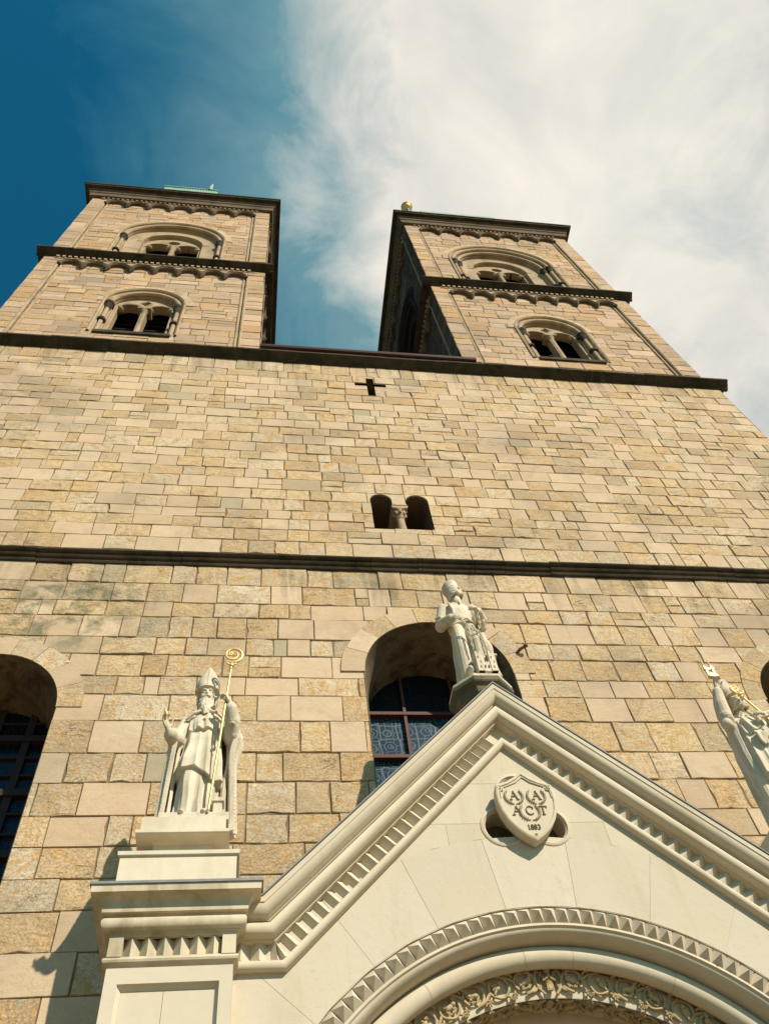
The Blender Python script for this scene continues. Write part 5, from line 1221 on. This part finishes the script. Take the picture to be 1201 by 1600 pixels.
# arms: right hand raised open, left hand on the staff
b.limb([(-0.20, 0.02, 1.34), (-0.275, -0.06, 1.06)], [0.082, 0.085], 14); b.limb([(-0.275, -0.06, 1.06), (-0.300, -0.17, 0.985), (-0.325, -0.25, 0.960)], [0.084, 0.076, 0.068], 14)
b.limb([(-0.275, -0.04, 1.02), (-0.29, -0.12, 0.98), (-0.30, -0.22, 1.03)], [0.06, 0.055, 0.04], 10)
b.capsule((-0.325, -0.25, 0.960), (-0.352, -0.305, 0.985), 0.034, 0.030)
hand(b, (-0.352, -0.305, 0.985), (-0.35, -0.30, 0.85), (0.5, -0.6, 0.3), curl=0.42, side=1, s_=1.08, spread=0.06, thumb_curl=0.15)
b.limb([(0.20, 0.02, 1.34), (0.30, -0.07, 1.07)], [0.085, 0.09], 14); b.limb([(0.30, -0.07, 1.07), (0.30, -0.20, 1.17), (0.275, -0.275, 1.28)], [0.092, 0.086, 0.070], 14)
b.limb([(0.31, -0.05, 1.02), (0.325, -0.14, 1.04), (0.325, -0.2, 1.12)], [0.06, 0.06, 0.05], 10)
for k in range(4): b.limb([(0.23+0.01*k, -0.21-0.018*k, 1.12+0.06*k), (0.30, -0.27, 1.10+0.062*k), (0.365, -0.18-0.01*k, 1.13+0.055*k)], [0.012, 0.016, 0.012], 8)
b.capsule((0.275, -0.275, 1.28), (0.262, -0.295, 1.335), 0.036, 0.034)
hand(b, (0.262, -0.292, 1.335), (-0.35, -0.35, 0.65), (-0.75, 0.30, -0.15), curl=0.95, side=-1, s_=1.12, thumb_curl=0.55)
T, R = head(b, (-0.01, -0.045, 1.655), 0.02, -0.02, 0.0, 1.17, beard=1, hair=0, seed=3)
for sg in (-1, 1):
    for k in range(4): b.limb([T(sg*0.078, 0.0+0.02*k, 0.03), T(sg*0.088, -0.005+0.02*k, -0.03), T(sg*0.080, 0.0+0.02*k, -0.085)], [0.013, 0.016, 0.010], 8)
mitre(b, T, R, 1.0, 0.33)
# cloth of the cope falling from both forearms
for sg, zt in ((1, 1.37), (-1, 1.02)):
    rows = []
    for i in range(31):
        t = i/30; z = zt+(0.02-zt)*t; yf = -0.20+0.16*t**1.3; out = []; inn = []
        up_ = max(0.0, min(1.0, (z-1.08)/0.29)) if sg > 0 else 0.0; yf += 0.14*up_
        for k in range(25):
            q = k/24; y = 0.12+(yf-0.12)*q
            wv = (0.014+0.012*t)*ridge(q*17+1.1*sg+0.8*t)+0.008*ridge(q*29+2.0)
            x = 0.335+0.045*t+0.02*math.sin(PI*q)-0.03*q*(1-t)+(0.065 if sg > 0 else 0)*math.exp(-((z-1.08)/0.16)**2)-0.075*up_**1.5
            out.append((sg*(x+wv), y, z)); inn.append((sg*(x+wv*0.6-0.055), y, z))
        rows.append(out+inn[::-1])
    b.grid(rows, closed_u=True, caps=True)
    if sg < 0: b.limb([(sg*0.315, 0.05, zt), (sg*0.325, -0.19, zt)], [0.05, 0.045], 10)
# breast cross and tassel
b.box(-0.012+0.02, 0.012+0.02, -0.185, -0.15, 1.16, 1.30); b.box(-0.035+0.02, 0.035+0.02, -0.185, -0.15, 1.235, 1.262)
b.limb([(0.125, -0.17, 1.12), (0.13, -0.19, 0.95), (0.125, -0.20, 0.86)], [0.012, 0.014, 0.016], 8); b.sphere((0.125, -0.205, 0.83), (0.026, 0.026, 0.034))
fuse(b, 'figure', M_STATUE, 0.0058, S1)
crosier(S1, (0.135, -0.262, 0.075), (0.245, -0.325, 1.86), 0.112, 1)
g = MB()
for k, (dx, dz, r_) in enumerate(((0, 0, 0.026), (-0.006, 0.03, 0.022), (-0.016, 0.062, 0.013), (-0.024, 0.088, 0.005))): pass
g.tube([(-0.372, -0.385, 1.085), (-0.376, -0.39, 1.100), (-0.386, -0.393, 1.122), (-0.396, -0.395, 1.146), (-0.400, -0.395, 1.165)], [0.014, 0.021, 0.019, 0.010, 0.002], 10)
sub(g, 'gilded_flame', M_GOLD, S1)

# --- saint with the chain over the gable
S2 = empty('statue', (SX-0.02, SY, SZ), 'cream stone saint in a round cap holding a chain above the gable peak', 'statue', 'stone saints on the portal')
S2.rotation_euler.z = 0.0; S2.scale = (0.90, 0.98, 1.07)
b = MB()
b.tube([(0, 0, -0.01), (0, 0, 0.05)], 0.27, 24)
cas = [(0.04, 0.0, 0.0, 0.225, 0.195, 0.034), (0.4, 0.0, 0.0, 0.20, 0.172, 0.028), (0.75, 0.0, 0.0, 0.17, 0.14, 0.016), (0.93, 0, 0.0, 0.148, 0.118, 0.006), (1.0, 0, 0.0, 0.150, 0.12, 0.003), (1.18, 0, 0.0, 0.175, 0.13, 0.002), (1.30, 0, 0.01, 0.165, 0.105, 0.0), (1.38, 0, 0.02, 0.09, 0.075, 0.0), (1.44, 0, 0.02, 0.055, 0.055, 0)]
robe(b, cas, [(7, 1.3, 0.9, 0.9), (12, 0.2, -0.6, 0.6)], 0.04, 1.44, nz=60)
for z in (0.955, 0.985, 1.015): b.tube([(0.158*math.cos(2*PI*j/40), 0.128*math.sin(2*PI*j/40), z+0.012*math.cos(2*PI*j/40)) for j in range(41)], 0.016, 8)
b.limb([(-0.12, -0.09, 1.30), (-0.105, -0.14, 1.15), (-0.10, -0.135, 1.0)], [0.016, 0.020, 0.018], 8)
b.limb([(0.06, -0.10, 0.85), (0.075, -0.20, 0.55), (0.08, -0.16, 0.1)], [0.08, 0.075, 0.08], 14)
b.limb([(-0.085, -0.08, 0.85), (-0.10, -0.13, 0.5), (-0.11, -0.12, 0.1)], [0.08, 0.075, 0.08], 14)
b.sphere((-0.13, -0.235, 0.075), (0.05, 0.10, 0.04))
# arms bent forward at the waist
b.limb([(-0.19, 0.0, 1.29), (-0.255, 0.02, 1.03)], [0.070, 0.075], 14); b.limb([(-0.255, 0.02, 1.03), (-0.24, -0.13, 0.93), (-0.19, -0.22, 0.90)], [0.078, 0.068, 0.056], 14)
for k in range(3): b.limb([(-0.32, 0.0, 1.13-0.05*k), (-0.27, -0.075, 1.08-0.05*k), (-0.205, -0.03, 1.10-0.05*k)], [0.010, 0.014, 0.010], 8)
hand(b, (-0.185, -0.225, 0.895), (0.45, -0.75, -0.35), (0.75, 0.25, -0.3), curl=0.75, side=1, s_=1.08)
b.limb([(0.19, 0.0, 1.29), (0.27, 0.02, 1.03)], [0.070, 0.078], 14); b.limb([(0.27, 0.02, 1.03), (0.25, -0.12, 1.00), (0.20, -0.21, 1.02)], [0.080, 0.070, 0.058], 14)
b.limb([(0.27, 0.02, 0.98), (0.265, -0.06, 0.93), (0.25, -0.14, 0.95)], [0.05, 0.05, 0.03], 10)
hand(b, (0.195, -0.215, 1.02), (-0.55, -0.6, 0.1), (-0.2, 0.6, -0.5), curl=0.75, side=-1, s_=1.08)
# bag and cloth at the side
b.limb([(0.235, -0.02, 0.95), (0.25, -0.03, 0.72)], [0.03, 0.04], 10); b.sphere((0.265, -0.03, 0.62), (0.065, 0.06, 0.14)); b.box(0.20, 0.335, -0.09, 0.03, 0.475, 0.50)
b.prism(lambda u, v, w: (u, w, v), [(0.21, 0.49), (0.29, 0.49), (0.345, 0.20), (0.31, 0.22), (0.285, 0.17), (0.235, 0.24)], -0.05, 0.0)
T, R = head(b, (0.015, -0.03, 1.535), 0.45, 0.30, 0.05, 1.0, beard=0, hair=1, seed=5)
rows = []
for z, r_ in ((0.045, 0.094), (0.052, 0.103), (0.085, 0.105), (0.14, 0.112), (0.188, 0.118), (0.196, 0.114), (0.198, 0.05)):
    rows.append([T(r_*0.96*math.cos(2*PI*j/40), 0.012+r_*1.02*math.sin(2*PI*j/40), z) for j in range(40)])
b.grid(rows, closed_u=True, caps=True)
b.tube([(0.075*math.cos(2*PI*j/30), 0.015+0.07*math.sin(2*PI*j/30), 1.385+0.01*math.sin(2*PI*j/30)) for j in range(31)], 0.018, 8)
b.limb([(0.02, -0.09, 1.37), (0.025, -0.125, 1.26)], [0.012, 0.008], 8)
fuse(b, 'figure', M_STATUE, 0.0058, S2)
ch = MB()
def chain(pts, L=0.045):
    pts = [Vector(p) for p in pts]; d = 0; k = 0
    for a, c in zip(pts, pts[1:]):
        seg = (c-a).length; n = max(1, round(seg/L))
        for i in range(n):
            p = a.lerp(c, (i+0.5)/n); ax = (c-a).normalized(); sd_ = Vector((0, 1, 0)) if k % 2 else ax.cross(Vector((0, 1, 0))).normalized()
            ch.tube([p+ax*0.024*math.cos(q)+sd_*0.013*math.sin(q) for q in [2*PI*j/10 for j in range(11)]], 0.0062, 6); k += 1
cat = [(-0.12+0.29*t, -0.30+0.05*t, 0.90-0.40*(t-0.0)*(1-t)*1.3-0.28*t**3+0.36*t**4) for t in [i/7 for i in range(8)]]
chain([(-0.12, -0.30, 0.87), (-0.08, -0.30, 0.79), (-0.02, -0.29, 0.71), (0.05, -0.285, 0.65), (0.11, -0.28, 0.66), (0.145, -0.285, 0.77), (0.15, -0.29, 0.93)])
chain([(-0.02, -0.285, 0.71), (-0.03, -0.29, 0.55), (-0.025, -0.28, 0.36)]); chain([(0.10, -0.28, 0.65), (0.12, -0.285, 0.5), (0.14, -0.28, 0.34)])
sub(ch, 'stone_chain', M_STATUE, S2)
ca = MB()   # little castle at his feet
ca.box(-0.03, 0.20, -0.30, -0.16, 0.04, 0.155)
for x0 in (-0.035, 0.125):
    ca.box(x0, x0+0.075, -0.31, -0.20, 0.04, 0.285)
    for k in range(2): ca.box(x0+0.048*k, x0+0.027+0.048*k, -0.31, -0.20, 0.285, 0.31)
for k in range(3): ca.box(0.045+0.027*k, 0.06+0.027*k, -0.30, -0.24, 0.155, 0.175)
ca.cur = 1
for (x, z, w_, h_) in ((-0.012, 0.225, 0.014, 0.030), (0.012, 0.16, 0.012, 0.026), (0.148, 0.225, 0.014, 0.03), (0.172, 0.16, 0.012, 0.026), (0.055, 0.10, 0.014, 0.03), (0.10, 0.10, 0.014, 0.03), (0.0, 0.09, 0.014, 0.03), (0.16, 0.09, 0.014, 0.03)): ca.box(x-w_/2, x+w_/2, -0.3125, -0.29, z-h_/2, z+h_/2)
o = ca.build('castle_model', [M_STATUE, M_LETTER], None); o.parent = S2

# --- bishop with the raised arm on the right pier
S3 = empty('statue', (mirx(BX)+0.07, BY, BZ), 'cream stone statue of a beardless bishop lifting a gilded model high in one raised arm', 'statue', 'stone saints on the portal')
S3.rotation_euler.z = 0.0; S3.scale = (0.88, 0.953, 0.953)
b = MB()
b.box(-0.30, 0.33, -0.24, 0.25, -0.01, 0.075)
robe(b, alb, [(9, 1.4, 0.6, 0.7), (14, 0.3, -0.5, 0.4)], 0.06, 1.0)
robe(b, dal, [(8, 0.5, 0.9, 0.8), (13, 1.3, -0.6, 0.45)], 0.50, 1.48, hem=lambda th: 0.06*math.sin(2*th+0.8)-0.02*math.sin(5*th))
robe(b, roc, [(11, 0.2, 1.5, 0.7), (17, 0.9, -2, 0.4)], 1.10, 1.42, hem=lambda th: 0.015*math.sin(9*th))
cope(b, [(0.0, 0.0, 0.06, 0.34, 0.215, 0.024, 0.70, 0.9), (0.4, 0.0, 0.055, 0.325, 0.205, 0.022, 0.75, 0.9), (0.85, -0.005, 0.05, 0.30, 0.19, 0.014, 0.85, 0.9), (1.12, 0.0, 0.045, 0.275, 0.175, 0.007, 0.85, 0.9), (1.30, 0, 0.04, 0.25, 0.155, 0.003, 0.62, 0.62), (1.40, 0, 0.035, 0.19, 0.125, 0.0, 0.45, 0.45), (1.46, 0, 0.03, 0.12, 0.10, 0.0, 0.42, 0.42)], 0.02, 1.46, 0.035, [(8, 1.7, 0.4, 0.8), (13, 0.4, -0.3, 0.5)])
for sg in (-1, 1): b.limb([(sg*0.03, -0.125, 1.42), (sg*0.11, -0.14, 1.30), (sg*0.08, -0.18, 1.14)], [0.018, 0.022, 0.020], 8)
b.box(0.03, 0.115, -0.205, -0.165, 0.98, 1.16)
b.limb([(0.085, -0.12, 0.95), (0.095, -0.21, 0.60), (0.10, -0.18, 0.12)], [0.085, 0.080, 0.075], 14); b.sphere((0.12, -0.235, 0.10), (0.055, 0.11, 0.045))
# raised right arm in a wide sleeve
b.limb([(-0.20, 0.0, 1.34), (-0.265, -0.07, 1.40), (-0.255, -0.10, 1.56), (-0.225, -0.13, 1.72)], [0.085, 0.092, 0.082, 0.062], 14)
b.limb([(-0.22, -0.01, 1.28), (-0.29, -0.06, 1.30), (-0.30, -0.08, 1.46)], [0.07, 0.07, 0.05], 12)
b.capsule((-0.225, -0.13, 1.72), (-0.215, -0.145, 1.77), 0.034, 0.032)
hand(b, (-0.215, -0.145, 1.765), (0.1, -0.3, 0.9), (0.4, -0.7, 0.2), curl=0.75, side=1, s_=1.12, thumb_curl=0.4)
# left arm across the chest
b.limb([(0.20, 0.02, 1.34), (0.29, -0.05, 1.08)], [0.085, 0.09], 14); b.limb([(0.29, -0.05, 1.08), (0.22, -0.20, 1.20), (0.17, -0.235, 1.26)], [0.088, 0.078, 0.062], 14)
hand(b, (0.16, -0.24, 1.265), (-0.85, -0.18, 0.25), (0, 0.75, -0.5), curl=0.5, side=1, s_=1.12, thumb_curl=0.4)
for k in range(6): b.limb([(-0.09+0.015*k, -0.185, 1.08), (-0.10+0.02*k, -0.215+0.01*math.sin(k), 1.03), (-0.085+0.012*k, -0.205, 0.93-0.02*(k % 3))], [0.012, 0.020, 0.014], 8)
T, R = head(b, (-0.0, -0.055, 1.62), 0.30, 0.05, 0.0, 1.12, beard=0, hair=1, seed=9)
mitre(b, T, R, 1.0, 0.33)
fuse(b, 'figure', M_STATUE, 0.0058, S3)
crosier(S3, (0.42, -0.30, 0.45), (-0.02, -0.22, 1.60), 0.052, -1)
gm = MB(); c0 = (-0.21, -0.19, 1.90)    # gilded model church with two pointed towers
gm.box(c0[0]-0.055, c0[0]+0.055, c0[1]-0.03, c0[1]+0.03, c0[2], c0[2]+0.025)
gm.box(c0[0]-0.028, c0[0]+0.028, c0[1]-0.02, c0[1]+0.03, c0[2]+0.02, c0[2]+0.06)
gm.box(c0[0]-0.055, c0[0]+0.055, c0[1]-0.012, c0[1]+0.012, c0[2]+0.13, c0[2]+0.15)
for sg in (-1, 1):
    x = c0[0]+sg*0.045; gm.box(x-0.011, x+0.011, c0[1]-0.012, c0[1]+0.012, c0[2]+0.02, c0[2]+0.19); gm.box(x-0.020, x+0.020, c0[1]-0.02, c0[1]+0.02, c0[2]+0.125, c0[2]+0.155)
    gm.tube([(x, c0[1], c0[2]+0.19), (x, c0[1], c0[2]+0.31)], [0.016, 0.002], 8)
sub(gm, 'gilded_model', M_GOLD, S3)
